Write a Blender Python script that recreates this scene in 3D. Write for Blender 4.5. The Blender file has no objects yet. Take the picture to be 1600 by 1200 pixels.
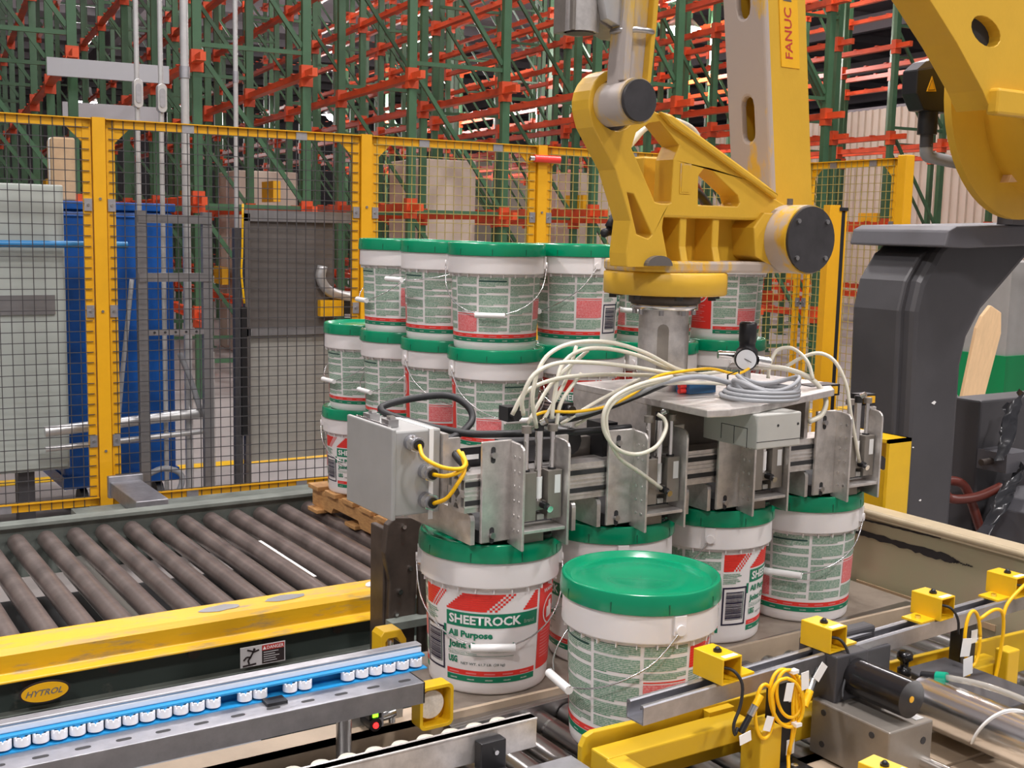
import bpy, math, random
from mathutils import Vector, Matrix, geometry
random.seed(7)
S = bpy.context.scene
COL = S.collection
R = math.radians
# ------------------------------------------------------------------ camera
cd = bpy.data.cameras.new('camera'); cam = bpy.data.objects.new('camera', cd); COL.objects.link(cam)
FPX = 1842.3
cd.sensor_fit = 'HORIZONTAL'; cd.sensor_width = 36; cd.lens = FPX / 1600 * 36; cd.clip_end = 300; cd.clip_start = .05
yaw, pit, rol = R(57.2), R(7.49), R(1.32)
fw = Vector((math.cos(yaw)*math.cos(pit), math.sin(yaw)*math.cos(pit), -math.sin(pit)))
rt = Vector((math.sin(yaw), -math.cos(yaw), 0)); up = rt.cross(fw)
r2 = rt*math.cos(rol)+up*math.sin(rol); u2 = -rt*math.sin(rol)+up*math.cos(rol)
m = Matrix((r2, u2, -fw)).transposed().to_4x4(); m.translation = Vector((0, 0, 1.65)); cam.matrix_world = m
S.camera = cam
# ------------------------------------------------------------------ world, exposure
w = bpy.data.worlds.new('world'); S.world = w; w.use_nodes = True
w.node_tree.nodes['Background'].inputs[0].default_value = (1.0, .95, .96, 1)
w.node_tree.nodes['Background'].inputs[1].default_value = .40
S.view_settings.view_transform = 'Standard'; S.view_settings.look = 'None'
S.view_settings.exposure = -0.38; S.view_settings.gamma = 1; S.view_settings.use_curve_mapping = False
LAMP_W = 330

# ------------------------------------------------------------------ materials
MATS = {}
def mat(name, col, rough=.5, metal=0., var=0., vscale=20, col2=None, ramp=(.45, .6), bump=0., bscale=60, emit=0, spec=.5, stretch=None, alpha=1, trans=0, sss=0):
    if name in MATS: return MATS[name]
    M = bpy.data.materials.new(name); M.use_nodes = True; MATS[name] = M
    nt = M.node_tree; b = nt.nodes['Principled BSDF']; N = nt.nodes.new; Lk = nt.links.new
    c = (*col, 1)
    b.inputs['Base Color'].default_value = c; b.inputs['Roughness'].default_value = rough; b.inputs['Metallic'].default_value = metal
    b.inputs['Specular IOR Level'].default_value = spec
    if trans: b.inputs['Transmission Weight'].default_value = trans
    if sss: b.inputs['Subsurface Weight'].default_value = sss; b.inputs['Subsurface Radius'].default_value = (.02, .015, .012); b.inputs['Subsurface Scale'].default_value = .3
    if emit: b.inputs['Emission Color'].default_value = c; b.inputs['Emission Strength'].default_value = emit
    if var or col2 or bump:
        tc = N('ShaderNodeTexCoord'); src = tc.outputs['Object']
        if stretch:
            mp = N('ShaderNodeMapping'); mp.inputs['Scale'].default_value = stretch; Lk(src, mp.inputs[0]); src = mp.outputs[0]
        n = N('ShaderNodeTexNoise'); n.inputs['Scale'].default_value = vscale; n.inputs['Detail'].default_value = 6; n.inputs['Roughness'].default_value = .65; Lk(src, n.inputs[0])
        rp = N('ShaderNodeValToRGB'); Lk(n.outputs[0], rp.inputs[0])
        if col2:
            rp.color_ramp.elements[0].position, rp.color_ramp.elements[1].position = ramp
            rp.color_ramp.elements[0].color = c; rp.color_ramp.elements[1].color = (*col2, 1)
        else:
            rp.color_ramp.elements[0].position = .3; rp.color_ramp.elements[1].position = .7
            rp.color_ramp.elements[0].color = (*[max(0, v*(1-var)) for v in col], 1); rp.color_ramp.elements[1].color = (*[min(1, v*(1+var)) for v in col], 1)
        Lk(rp.outputs[0], b.inputs['Base Color'])
        if bump:
            n2 = N('ShaderNodeTexNoise'); n2.inputs['Scale'].default_value = bscale; n2.inputs['Detail'].default_value = 4; Lk(src, n2.inputs[0])
            bp = N('ShaderNodeBump'); bp.inputs['Strength'].default_value = bump; bp.inputs['Distance'].default_value = .002; Lk(n2.outputs[0], bp.inputs['Height']); Lk(bp.outputs[0], b.inputs['Normal'])
    return M
YEL = (.80, .47, .012)
mat('robot_yellow', (.66, .39, .03), .42, var=.05, vscale=6, bump=.15, bscale=90)
mat('robot_worn', (.66, .39, .03), .45, vscale=5, col2=(.44, .37, .32), ramp=(.47, .56), stretch=(2, 2, .8))
mat('forearm_worn', (.44, .37, .33), .5, vscale=5, col2=(.66, .40, .05), ramp=(.56, .64), stretch=(2, 2, .7))
mat('link_worn', (.62, .39, .05), .45, vscale=6, col2=(.42, .37, .34), ramp=(.40, .55), stretch=(2, 2, .6))
mat('safety_yellow', (.85, .50, .008), .42, var=.06, vscale=8)
mat('fence_yellow', (.72, .36, .004), .45, var=.07, vscale=5)
mat('guard_yellow', (.74, .42, .010), .45, vscale=13, col2=(.40, .28, .12), ramp=(.52, .68), bump=.2, bscale=40, stretch=(.6, 3, 3))
mat('pusher_yellow', (.66, .42, .015), .42, vscale=7, col2=(.58, .40, .05), ramp=(.52, .75))
mat('sensor_yellow', (.78, .47, .01), .35, var=.04, vscale=15)
mat('pail_white', (.84, .80, .79), .34, var=.02, vscale=6, sss=.15)
mat('lid_green', (.0, .235, .108), .22, var=.05, vscale=12, spec=.5)
mat('lid_slit', (.0, .10, .05), .5)
mat('print_white', (.86, .83, .82), .45)
mat('print_red', (.78, .035, .025), .45)
mat('print_pink', (.80, .20, .20), .5)
mat('print_green', (.0, .20, .10), .45)
mat('print_dark', (.02, .07, .06), .45)
mat('print_navy', (.015, .012, .04), .45)
mat('wire', (.72, .71, .72), .25, 1)
mat('white_plastic', (.88, .87, .86), .35)
mat('steel', (.46, .45, .45), .34, 1, var=.12, vscale=14, bump=.1)
mat('galv', (.45, .45, .48), .45, 1, var=.15, vscale=22)
mat('chrome', (.88, .87, .86), .2, 1)
mat('alu', (.62, .59, .565), .38, .7, var=.26, vscale=22, bump=.12, bscale=50)
mat('alu_dark', (.30, .27, .24), .45, .6, var=.2, vscale=12)
mat('block_grey', (.27, .245, .215), .4, .5, var=.1, vscale=20)
mat('box_grey', (.42, .42, .41), .42, .35, var=.06, vscale=9)
mat('enclosure_grey', (.46, .46, .43), .45, var=.06, vscale=10)
mat('bright_steel', (.72, .71, .70), .2, 1)
mat('black_plastic', (.012, .012, .014), .38)
mat('black_rubber', (.016, .016, .018), .5)
mat('cap_black', (.035, .033, .036), .5, var=.3, vscale=20)
mat('motor_black', (.012, .011, .012), .22)
mat('dark_grey', (.055, .053, .058), .5, var=.12, vscale=4)
mat('mid_grey', (.10, .098, .11), .5, var=.08, vscale=6)
mat('hose_clear', (.72, .69, .58), .28, spec=.6, sss=.2)
mat('hose_grey', (.30, .31, .33), .45)
mat('cable_yellow', (.90, .50, .0), .42)
mat('cable_red', (.15, .03, .02), .4)
mat('tag_white', (.85, .85, .84), .5)
mat('valve_blue', (.02, .09, .20), .4)
mat('valve_red', (.85, .05, .04), .35)
mat('roller_brown', (.17, .135, .125), .33, .6, vscale=6, col2=(.31, .25, .23), ramp=(.35, .65), stretch=(.8, 1.3, .8))
mat('roller_steel', (.40, .39, .38), .28, 1, var=.12, vscale=10)
mat('frame_green', (.035, .048, .042), .5, vscale=14, col2=(.13, .12, .10), ramp=(.58, .72))
mat('rail_grey', (.17, .19, .17), .5, var=.25, vscale=10)
mat('plate_steel', (.34, .285, .235), .35, .3, vscale=7, col2=(.20, .16, .13), ramp=(.45, .7))
mat('tan_paint', (.44, .345, .25), .5, var=.12, vscale=8)
mat('beige_panel', (.34, .325, .20), .42, vscale=3.5, col2=(.38, .30, .20), ramp=(.40, .66))
mat('beige_edge', (.52, .43, .29), .4, var=.08)
mat('black_mark', (.02, .017, .018), .6)
mat('rust_brown', (.055, .040, .032), .5, var=.35, vscale=14)
mat('wood', (.58, .32, .12), .6, vscale=9, col2=(.36, .17, .06), ramp=(.4, .75), stretch=(3, 3, 12))
mat('board_wood', (.76, .52, .29), .6, var=.08, vscale=9, stretch=(8, 8, 1))
mat('wheel_blue', (.02, .28, .60), .35)
mat('wheel_white', (.88, .88, .92), .3)
mat('slot_dark', (.03, .03, .032), .7)
mat('reflector', (.80, .74, .66), .35, var=.12, vscale=220)
mat('led_green', (.25, 1, .02), .3, emit=4)
mat('led_red', (1, .02, .02), .3, emit=4)
mat('fitting_green', (.0, .33, .20), .3)
mat('clear_tube', (.75, .72, .66), .08, trans=.6)
mat('mesh_dark_or_shaded', (.05, .047, .05), .5)  # on the two left panels: yellow wire with backlit shade put into its colour
mat('mesh_yellow', (.36, .28, .08), .5)
mat('tank_blue', (.004, .085, .36), .35, var=.08, vscale=3)
mat('cabinet_green', (.43, .47, .44), .45, var=.04, vscale=3)
mat('pipe_blue', (.03, .22, .50), .4)
mat('conduit', (.60, .60, .60), .38, .6, var=.12, vscale=9)
mat('strut_grey', (.24, .235, .24), .45, .5, var=.1, vscale=9)
mat('panel_brown', (.115, .102, .094), .42, var=.15, vscale=5)
mat('panel_pale', (.33, .32, .29), .45, var=.1, vscale=4)
mat('rack_green', (.05, .125, .06), .38, var=.25, vscale=1.2)
mat('rack_orange', (.60, .075, .018), .42, var=.3, vscale=1.5)
mat('rack_stop_yellow', (.80, .42, .01), .45)
mat('grey_shelf', (.42, .42, .44), .5)
mat('concrete', (.33, .305, .295), .45, var=.14, vscale=.9, bump=.05)
mat('ceiling_grey', (.34, .30, .32), .8, var=.15, vscale=.6)
mat('wall_grey', (.30, .28, .30), .8, var=.1, vscale=.4)
mat('wall_beige', (.70, .60, .50), .7, var=.05, vscale=.5)
mat('cardboard', (.50, .34, .20), .7, var=.1)
mat('white_box', (.75, .74, .74), .6)
mat('lamp_glow', (1, .97, 1), .5, emit=30)
mat('lamp_body', (.5, .5, .5), .4, .8)
mat('bottle_blue', (.01, .05, .16), .3)
mat('bottle_green', (.0, .22, .07), .3)
mat('plastic_sheet', (.035, .036, .042), .22, bump=.6, bscale=18)
mat('corrugated', (.62, .62, .64), .3, 1)
mat('warn_orange', (.85, .45, .01), .45)
mat('gauge_face', (.80, .82, .85), .3)
mat('sign_red', (.50, .04, .03), .5)
mat('sign_black', (.03, .02, .02), .5)
mat('sign_white', (.62, .60, .60), .5)
# printed small text: horizontal line pattern along z, ragged words
def textmat(name, ink, paper, pitch):
    M = bpy.data.materials.new(name); M.use_nodes = True; MATS[name] = M
    nt = M.node_tree; b = nt.nodes['Principled BSDF']; N = nt.nodes.new; Lk = nt.links.new
    b.inputs['Roughness'].default_value = .5
    tc = N('ShaderNodeTexCoord'); sp = N('ShaderNodeSeparateXYZ'); Lk(tc.outputs['Object'], sp.inputs[0])
    mz = N('ShaderNodeMath'); mz.operation = 'MULTIPLY'; mz.inputs[1].default_value = 2*math.pi/pitch; Lk(sp.outputs[2], mz.inputs[0])
    sn = N('ShaderNodeMath'); sn.operation = 'SINE'; Lk(mz.outputs[0], sn.inputs[0])
    n = N('ShaderNodeTexNoise'); n.inputs['Scale'].default_value = 260; n.inputs['Detail'].default_value = 2; Lk(tc.outputs['Object'], n.inputs[0])
    a = N('ShaderNodeMath'); a.operation = 'MULTIPLY_ADD'; a.inputs[1].default_value = .28; a.inputs[2].default_value = 0; Lk(sn.outputs[0], a.inputs[0])
    a2 = N('ShaderNodeMath'); a2.operation = 'ADD'; Lk(a.outputs[0], a2.inputs[0]); Lk(n.outputs[0], a2.inputs[1])
    rp = N('ShaderNodeValToRGB'); rp.color_ramp.elements[0].position = .12; rp.color_ramp.elements[1].position = .80
    rp.color_ramp.elements[0].color = (*paper, 1); rp.color_ramp.elements[1].color = (*ink, 1)
    Lk(a2.outputs[0], rp.inputs[0]); Lk(rp.outputs[0], b.inputs['Base Color'])
textmat('text_green', (.06, .22, .12), (.62, .66, .60), .0034)
textmat('text_red', (.75, .05, .06), (.84, .42, .42), .0034)

# ------------------------------------------------------------------ mesh builder
class MB:
    def __init__(s): s.v = []; s.f = []; s.m = []; s.sm = []; s.mats = []
    def mi(s, m):
        if m not in s.mats: s.mats.append(m)
        return s.mats.index(m)
    def add(s, vs, fs, m='', smooth=False):
        o = len(s.v); s.v += [tuple(v) for v in vs]; k = s.mi(m)
        for f in fs: s.f.append(tuple(i+o for i in f)); s.m.append(k); s.sm.append(smooth)
        return s
    def box(s, x0, x1, y0, y1, z0, z1, m='', M=None):
        vs = [Vector(p) for p in ((x0,y0,z0),(x1,y0,z0),(x1,y1,z0),(x0,y1,z0),(x0,y0,z1),(x1,y0,z1),(x1,y1,z1),(x0,y1,z1))]
        if M: vs = [M @ v for v in vs]
        return s.add(vs, [(0,3,2,1),(4,5,6,7),(0,1,5,4),(1,2,6,5),(2,3,7,6),(3,0,4,7)], m)
    def cyl(s, p0, p1, r0, r1=None, n=16, m='', caps=True):
        r1 = r0 if r1 is None else r1
        p0 = Vector(p0); p1 = Vector(p1); d = (p1-p0).normalized()
        a = d.orthogonal().normalized(); b = d.cross(a); vs = []
        for p, r in ((p0, r0), (p1, r1)):
            for i in range(n):
                t = 2*math.pi*i/n; vs.append(p+a*r*math.cos(t)+b*r*math.sin(t))
        s.add(vs, [(i, (i+1) % n, n+(i+1) % n, n+i) for i in range(n)], m, True)
        if caps: s.add(vs, [tuple(range(n-1, -1, -1)), tuple(range(n, 2*n))], m)
        return s
    def tube(s, pts, r, n=8, m='', closed=False, smooth=4):
        P = [Vector(p) for p in pts]
        if smooth: P = crom(P, smooth, closed)
        k = len(P); vs = []; a = None
        for i, p in enumerate(P):
            q = P[(i+1) % k] if (closed or i < k-1) else p; o = P[i-1] if (closed or i > 0) else p
            d = (q-o).normalized()
            a = d.orthogonal().normalized() if a is None else (a-d*a.dot(d)).normalized()
            b = d.cross(a)
            for j in range(n):
                t = 2*math.pi*j/n; vs.append(p+a*r*math.cos(t)+b*r*math.sin(t))
        fs = [(i*n+j, i*n+(j+1) % n, ((i+1) % k)*n+(j+1) % n, ((i+1) % k)*n+j) for i in range(k if closed else k-1) for j in range(n)]
        if not closed: fs += [tuple(range(n-1, -1, -1)), tuple((k-1)*n+j for j in range(n))]
        return s.add(vs, fs, m, True)
    def lathe(s, prof, n=32, m='', c=(0, 0, 0), smooth=True, M=None):
        vs = []
        for r, z in prof:
            for i in range(n):
                t = 2*math.pi*i/n; v = Vector((c[0]+r*math.cos(t), c[1]+r*math.sin(t), c[2]+z)); vs.append(M @ v if M else v)
        k = len(prof)
        return s.add(vs, [(i*n+j, i*n+(j+1) % n, (i+1)*n+(j+1) % n, (i+1)*n+j) for i in range(k-1) for j in range(n)], m, smooth)
    def prism(s, loop, d0, d1, m='', holes=(), ax='y', M=None):
        loops = [list(loop)]+[list(h) for h in holes]
        tris = geometry.tessellate_polygon([[Vector((p[0], p[1], 0)) for p in l] for l in loops])
        flat = [p for l in loops for p in l]; n = len(flat)
        def mp(p, d):
            v = {'y': Vector((p[0], d, p[1])), 'x': Vector((d, p[0], p[1])), 'z': Vector((p[0], p[1], d))}[ax]
            return M @ v if M else v
        vs = [mp(p, d0) for p in flat]+[mp(p, d1) for p in flat]
        fs = [tuple(t) for t in tris]+[tuple(i+n for i in t) for t in tris]; o = 0
        for l in loops:
            k = len(l); fs += [(o+i, o+(i+1) % k, n+o+(i+1) % k, n+o+i) for i in range(k)]; o += k
        return s.add(vs, fs, m)
    def sphere(s, c, r, m='', n=10):
        return s.lathe([(max(1e-5, r*math.sin(math.pi*i/6)), -r*math.cos(math.pi*i/6)) for i in range(7)], n, m, c)
    def mesh(s, name):
        me = bpy.data.meshes.new(name); me.from_pydata(s.v, [], s.f)
        for k in s.mats: me.materials.append(MATS[k])
        me.polygons.foreach_set('material_index', s.m); me.polygons.foreach_set('use_smooth', s.sm)
        import bmesh
        bm = bmesh.new(); bm.from_mesh(me); bmesh.ops.recalc_face_normals(bm, faces=bm.faces[:]); bm.to_mesh(me); bm.free()
        me.update(); return me
def crom(P, k, closed=False):
    out = []; n = len(P)
    for i in range(n if closed else n-1):
        p1 = P[i]; p2 = P[(i+1) % n]; p0 = P[i-1] if (closed or i > 0) else p1*2-p2; p3 = P[(i+2) % n] if (closed or i < n-2) else p2*2-p1
        for j in range(k):
            t = j/k; out.append(.5*((2*p1)+(p2-p0)*t+(2*p0-5*p1+4*p2-p3)*t*t+(3*p1-p0-3*p2+p3)*t**3))
    if not closed: out.append(P[-1])
    return out
def arc(cx, cz, r, a0, a1, n=8): return [(cx+r*math.cos(R(a0+(a1-a0)*i/n)), cz+r*math.sin(R(a0+(a1-a0)*i/n))) for i in range(n+1)]
def obj(name, me, parent=None, loc=(0, 0, 0), rot=None, bev=0, wn=False):
    if isinstance(me, MB): me = me.mesh(name)
    o = bpy.data.objects.new(name, me); COL.objects.link(o); o.location = loc
    if rot: o.rotation_euler = rot
    if parent: o.parent = parent
    if bev:
        b = o.modifiers.new('bevel', 'BEVEL'); b.width = bev; b.segments = 2; b.limit_method = 'ANGLE'; b.angle_limit = R(50)
    return o
def tag(o, label=None, cat=None, group=None, kind=None):
    if label: o['label'] = label
    if cat: o['category'] = cat
    if group: o['group'] = group
    if kind: o['kind'] = kind
    return o
def thing(name, label, cat, loc=(0, 0, 0), rotz=0, group=None):
    o = bpy.data.objects.new(name, None); COL.objects.link(o); o.location = loc; o.rotation_euler = (0, 0, rotz); o.empty_display_size = .05
    return tag(o, label, cat, group)
def text2d(s, size=1., bold=0.):
    cu = bpy.data.curves.new('t', 'FONT'); cu.body = s; cu.size = size; cu.offset = bold; cu.resolution_u = 2
    o = bpy.data.objects.new('t', cu); COL.objects.link(o); dg = bpy.context.evaluated_depsgraph_get(); dg.update()
    me = o.evaluated_get(dg).to_mesh()
    vs = [(v.co.x, v.co.y) for v in me.vertices]; fs = [tuple(p.vertices) for p in me.polygons]
    o.evaluated_get(dg).to_mesh_clear(); bpy.data.objects.remove(o); bpy.data.curves.remove(cu)
    x0 = min(v[0] for v in vs); x1 = max(v[0] for v in vs); y0 = min(v[1] for v in vs); y1 = max(v[1] for v in vs)
    return [((v[0]-x0)/(x1-x0), (v[1]-y0)/(y1-y0)) for v in vs], fs

# ================================================================== STRUCTURE
b = MB().box(-30, 70, -30, 90, -.1, 0, 'concrete'); tag(obj('floor', b), kind='structure')
RA = R(-7)   # the warehouse racks stand slightly turned to the robot cell
RM = Matrix.Rotation(RA, 4, 'Z')
b = MB().box(-14, 60, 3, 80, 9.0, 9.2, 'ceiling_grey', RM)
for i in range(22):
    y = 4+i*3.4; b.box(-14, 60, y, y+.16, 8.72, 9.0, 'wall_grey', RM)
for i in range(9):
    x = -8+i*7; b.box(x, x+.25, 3, 80, 8.2, 8.72, 'ceiling_grey', RM)
tag(obj('ceiling', b), kind='structure')
b = MB().box(-14, 60, 79, 79.2, 0, 9, 'wall_grey', RM); tag(obj('wall_far', b), kind='structure')
b = MB().box(-14.2, -14, 10, 80, 0, 9, 'wall_grey', RM); tag(obj('wall_left', b), kind='structure')
wr = bpy.data.objects.new('wall_right', None); COL.objects.link(wr); tag(wr, kind='structure')
b = MB().box(20.4, 20.6, 4, 60, 0, 4.7, 'wall_beige', RM); obj('wall_panel', b, wr)
rb = MB()
for i in range(150):
    y = 4+i*.24; rb.box(20.34, 20.41, y, y+.09, 0, 4.7, 'wall_beige', RM)
tag(obj('wall_rib', rb, wr), kind='stuff')
b = MB()
for i in range(5): b.box(20.30, 20.34, 13.6, 15.8, 2.55+i*.17, 2.60+i*.17, 'slot_dark', RM)
obj('louvre', b, wr)
b = MB().box(20.6, 60, 4, 60, 4.7, 4.8, 'wall_grey', RM); obj('roof_slab', b, wr)
b = MB().box(-12, 30, 7.7, 7.85, .0, .004, 'safety_yellow'); tag(obj('trim_1', b), kind='structure')

# ------------------------------------------------------------------ high bay lamps
lampb = MB().lathe([(.10, .42), (.12, .25), (.16, .2), (.36, .0), (.34, 0), (.15, .16), (.001, .18)], 20, 'lamp_body').mesh('shade')
bulb = MB().sphere((0, 0, .03), .21, 'lamp_glow').mesh('bulb')
def lamp(x, y, z, label, power, size=.6):
    t = thing('high_bay_lamp', label, 'lamp', (x, y, z), 0, 'high bay lamps')
    obj('lamp_shade', lampb, t); obj('bulb', bulb, t); obj('hanging_rod', MB().cyl((0, 0, .40), (0, 0, (8.99 if y > 4.5 else 8.3)-z), .012, n=6, m='lamp_body'), t)
    if y > 7:
        ld = bpy.data.lights.new('lamp_light', 'POINT'); ld.shadow_soft_size = .3; ld.energy = power*1.7; ld.color = (1, .95, .94)
    else:
        ld = bpy.data.lights.new('lamp_light', 'AREA'); ld.shape = 'DISK'; ld.size = size; ld.energy = power; ld.color = (1, .95, .94); ld.spread = R(165)
    lo = bpy.data.objects.new('lamp_light', ld); COL.objects.link(lo); lo.parent = t; lo.location = (0, 0, -.32 if y > 7 else -.2)
for i, (x, y, z, l) in enumerate([(14.34, 16.87, 5.3, 'bright round ceiling lamp glaring between the grey rod and the yellow forearm'),
        (15.3, 34.3, 5.0, 'small bright ceiling lamp just above the second yellow fence post'),
        (14.6, 27.3, 5.0, 'small bright ceiling lamp seen through green rack frames above the third fence panel'),
        (8.4, 36.0, 5.0, 'faint small ceiling lamp above the fence, left of the first yellow post')]):
    lamp(x, y, z, l, 500)
for x, y in [(-3.5, -3), (2.5, -3.5), (-4, 3), (1.5, 1.8), (6.5, -1), (7, 4.2), (3, 7.8), (10, 8.5), (6, 14), (13, 13.5), (8, 21), (-1, 11), (17.5, 14.5), (18, 21)]:  # last two are added to light the beige wall
    lamp(x, y, 7.4 if y < 9 else 8.05, 'unseen ceiling lamp of the same lamp grid, above the picture', LAMP_W, .7)

# ------------------------------------------------------------------ pallet racks
upm = MB().box(-.04, .04, -.036, .036, 0, 7.6, 'rack_green').box(-.07, .07, -.07, .07, 0, .012, 'rack_green').mesh('upright')
brm = MB()
zz = .35
while zz < 7.2:
    brm.box(.04, .98, -.018, .018, zz-.02, zz+.02, 'rack_green')
    z2 = zz+1.42
    d = Matrix.Translation((.04, 0, z2-.06)) @ Matrix.Rotation(math.atan2(1.30, .94), 4, 'Y')
    brm.box(0, math.hypot(1.30, .94), -.017, .017, -.02, .02, 'rack_green', d)
    zz += 1.45
brm = brm.mesh('bracing')
BAY = 2.3
YS = [11.2+BAY*i for i in range(9)]
railm = MB().box(-.025, .025, -.30, YS[-1]-YS[0]+.3, -.038, .038, 'rack_orange').box(-.06, -.025, -.30, YS[-1]-YS[0]+.3, -.038, -.03, 'rack_orange')
for i in range(len(YS)):
    y = i*BAY; railm.box(-.055, .055, y-.045, y+.045, -.11, .09, 'rack_orange')
    for j in range(4): railm.box(-.04, .03, y+.35+j*.45, y+.41+j*.45, .038, .05, 'rack_orange')
railm = railm.mesh('rail')
stopm = MB().box(-.04, .04, 0, .5, 0, .22, 'rack_stop_yellow').mesh('stop')
rack_lab = ['tall green and orange storage rack row seen through the first fence panel at far left',
 'green and orange rack row rising behind the four grey conduits', 'green and orange rack row above the second yellow fence post',
 'green and orange rack row above the stacked pails and third fence panel', 'green and orange rack row behind the yellow wrist casting of the robot',
 'green and orange rack row directly behind the yellow robot forearm', 'green and orange rack row right of the forearm above the right fence panel',
 'rightmost green and orange rack row in front of the beige ribbed wall']
for j in range(8):
    x0 = .06+2.09*j; first = 0 if j < 5 else 1
    t = thing('pallet_rack', rack_lab[j], 'rack', RM @ Vector((x0, YS[first], 0)), RA, 'storage racks behind the fence')
    for i in range(9-first-(2 if j == 0 else 0)):
        y = BAY*i
        obj('upright', upm, t, (0, y, 0)); obj('upright', upm, t, (1.02, y, 0)); obj('bracing', brm, t, (0, y, 0))
    for lz in (.72, 1.78, 3.05, 4.35, 5.65, 6.9):
        for x in (0, 1.02): obj('rail', railm, t, (x, -.0, lz+(.0 if x else .06)))
    for k in range(3):
        obj('pallet_stop', stopm, t, (1.09, 1.0+2.6*k+.37*j, 1.88 if (j+k) % 2 else .86))
# stored goods and light panels among the racks
def goods(name, label, cat, px, py, sx, sy, sz, z0, m):
    t = MB().box(-sx/2, sx/2, -sy/2, sy/2, 0, sz, m).box(-sx/2-.004, sx/2+.004, -.03, .03, sz*.02, sz+.004, 'white_plastic')
    return tag(obj(name, t, None, RM @ Vector((px, py, z0)), (0, 0, RA), bev=.01), label, cat)
goods('carton', 'brown cardboard carton behind the first yellow fence post', 'carton', 1.47*math.cos(RA)+6.95*math.sin(RA), -1.47*math.sin(RA)+6.95*math.cos(RA), .12, .3, .34, 1.747, 'cardboard')
for j, yy, hh, mm_, l in [(1, 15.5, 2.3, 'wall_beige', 'beige goods stack behind the racks above the brown machine panel'), (2, 14.6, 2.5, 'wall_beige', 'beige goods stack left of the second yellow fence post'),
        (3, 14.3, 2.4, 'wall_beige', 'beige goods stack behind the mesh above the pails'), (4, 14.6, 2.0, 'cardboard', 'tan goods stack left of the robot wrist casting')]:
    goods('goods_stack', l, 'goods', .06+2.09*j+1.58, yy, .78, 1.1, hh, 0, mm_)
gs = MB().box(0, 1.0, -.02, .02, -.075, .075, 'grey_shelf').mesh('cross_bar')
for x, y, z, l in [(.85, 10.9, 2.92, 'long pale grey bar crossing behind the conduits'), 
                   (1.15, 13.0, 2.75, 'pale grey bar just above the fence, left of the first conduit'), (9.6, 14.2, 2.6, 'pale silver bar above the right fence panel')]:
    tag(obj('cross_bar', gs, None, RM @ Vector((x, y, z)), (0, 0, RA)), l, 'bar')

# ================================================================== FENCE
FP = [(1.446, 6.015), (2.838, 5.935), (3.935, 5.853)]
postm = MB().box(-.03, .03, -.03, .03, 0, 2.14, 'fence_yellow').box(-.07, .07, -.07, .07, 0, .01, 'fence_yellow').mesh('fence_post')
for (x, y), l in zip(FP, ['yellow square fence post between the grey cabinet and the blue tank', 'yellow square fence post behind the left end of the stacked pails', 'yellow square fence post with a red clip near its top']):
    t = thing('fence_post', l, 'fence post', (x, y, 0), R(-4), 'yellow fence posts')
    obj('post', postm, t)
    bt = MB()
    for z in (.5, 1.2, 1.75): bt.cyl((0, -.03, z), (0, -.036, z), .007, n=8, m='steel')
    tag(obj('bolt', bt, t), kind='stuff')
    if 'red' in l:
        obj('clip', MB().cyl((-.07, -.05, 2.06), (.10, -.05, 2.06), .022, n=12, m='valve_red').cyl((-.10, -.05, 2.06), (-.07, -.05, 2.06), .016, n=10, m='bright_steel'), t)
def panel(p, q, label, mm, z0=.22, z1=2.09, top=True, pitch=.052):
    p = Vector((*p, 0)); q = Vector((*q, 0)); L = (q-p).length; a = math.atan2(q.y-p.y, q.x-p.x)
    t = thing('wire_fence', label, 'fence', p, a, 'yellow wire mesh fence sections')
    f = MB()
    for k in (z0, z1): f.box(0, L, -.012, .012, k-.0, k+.045, 'fence_yellow').box(0, L, -.03, -.012, k+.04, k+.045, 'fence_yellow')
    for k in (0, L-.04): f.box(k, k+.04, -.012, .012, z0, z1+.045, 'fence_yellow')
    for x, z, s1, s2 in ((.04, z1, 1, -1), (L-.04, z1, -1, -1)): f.prism([(x, z), (x+s1*.07, z), (x, z+s2*.07)], -.006, .006, 'fence_yellow')
    obj('frame', f, t)
    c = MB()
    for x in (.02, L-.02):
        for z in (.55, 1.2, 1.72): c.box(x-.018, x+.018, -.02, -.012, z-.03, z+.03, 'galv').cyl((x, -.02, z), (x, -.026, z), .007, n=8, m='steel')
    for x in (L*.3, L*.75):
        for z in (z0+.02, z1+.02): c.box(x-.03, x+.03, -.02, -.012, z-.02, z+.02, 'galv')
    tag(obj('mesh_clamp', c, t), kind='stuff')
    wm = MB(); r = .0019; x = .03
    while x < L-.02:
        wm.box(x-r, x+r, -.014-r, -.014+r, z0, z1+.045, mm); x += pitch
    z = z0+.05
    while z < z1+.02:
        wm.box(.01, L-.01, -.018-r, -.018+r, z-r, z+r, mm); z += pitch
    tag(obj('wire_mesh', wm, t), kind='stuff')
panel((-.35, 6.115), (FP[0][0]-.035, FP[0][1]+.004), 'shade-coloured wire mesh fence panel in front of the grey cabinet', 'mesh_dark_or_shaded')
panel((FP[0][0]+.035, FP[0][1]-.004), (FP[1][0]-.035, FP[1][1]+.003), 'shade-coloured wire mesh fence panel in front of the blue tank and brown machine panel', 'mesh_dark_or_shaded')
panel((FP[1][0]+.035, FP[1][1]-.003), (FP[2][0]-.035, FP[2][1]+.003), 'yellow wire mesh fence panel above the stacked pails', 'mesh_yellow')
panel((FP[2][0]+.035, FP[2][1]-.003), (6.0, 5.73), 'yellow wire mesh fence panel behind the robot wrist casting', 'mesh_yellow')
panel((6.02, 5.70), (5.96, 4.92), 'narrow mesh fence panel right of the robot forearm', 'mesh_yellow')
t = thing('fence_post', 'broad yellow post right of the light curtain, in front of the beige wall', 'fence post', (5.94, 4.85, 0), R(-4))
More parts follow.
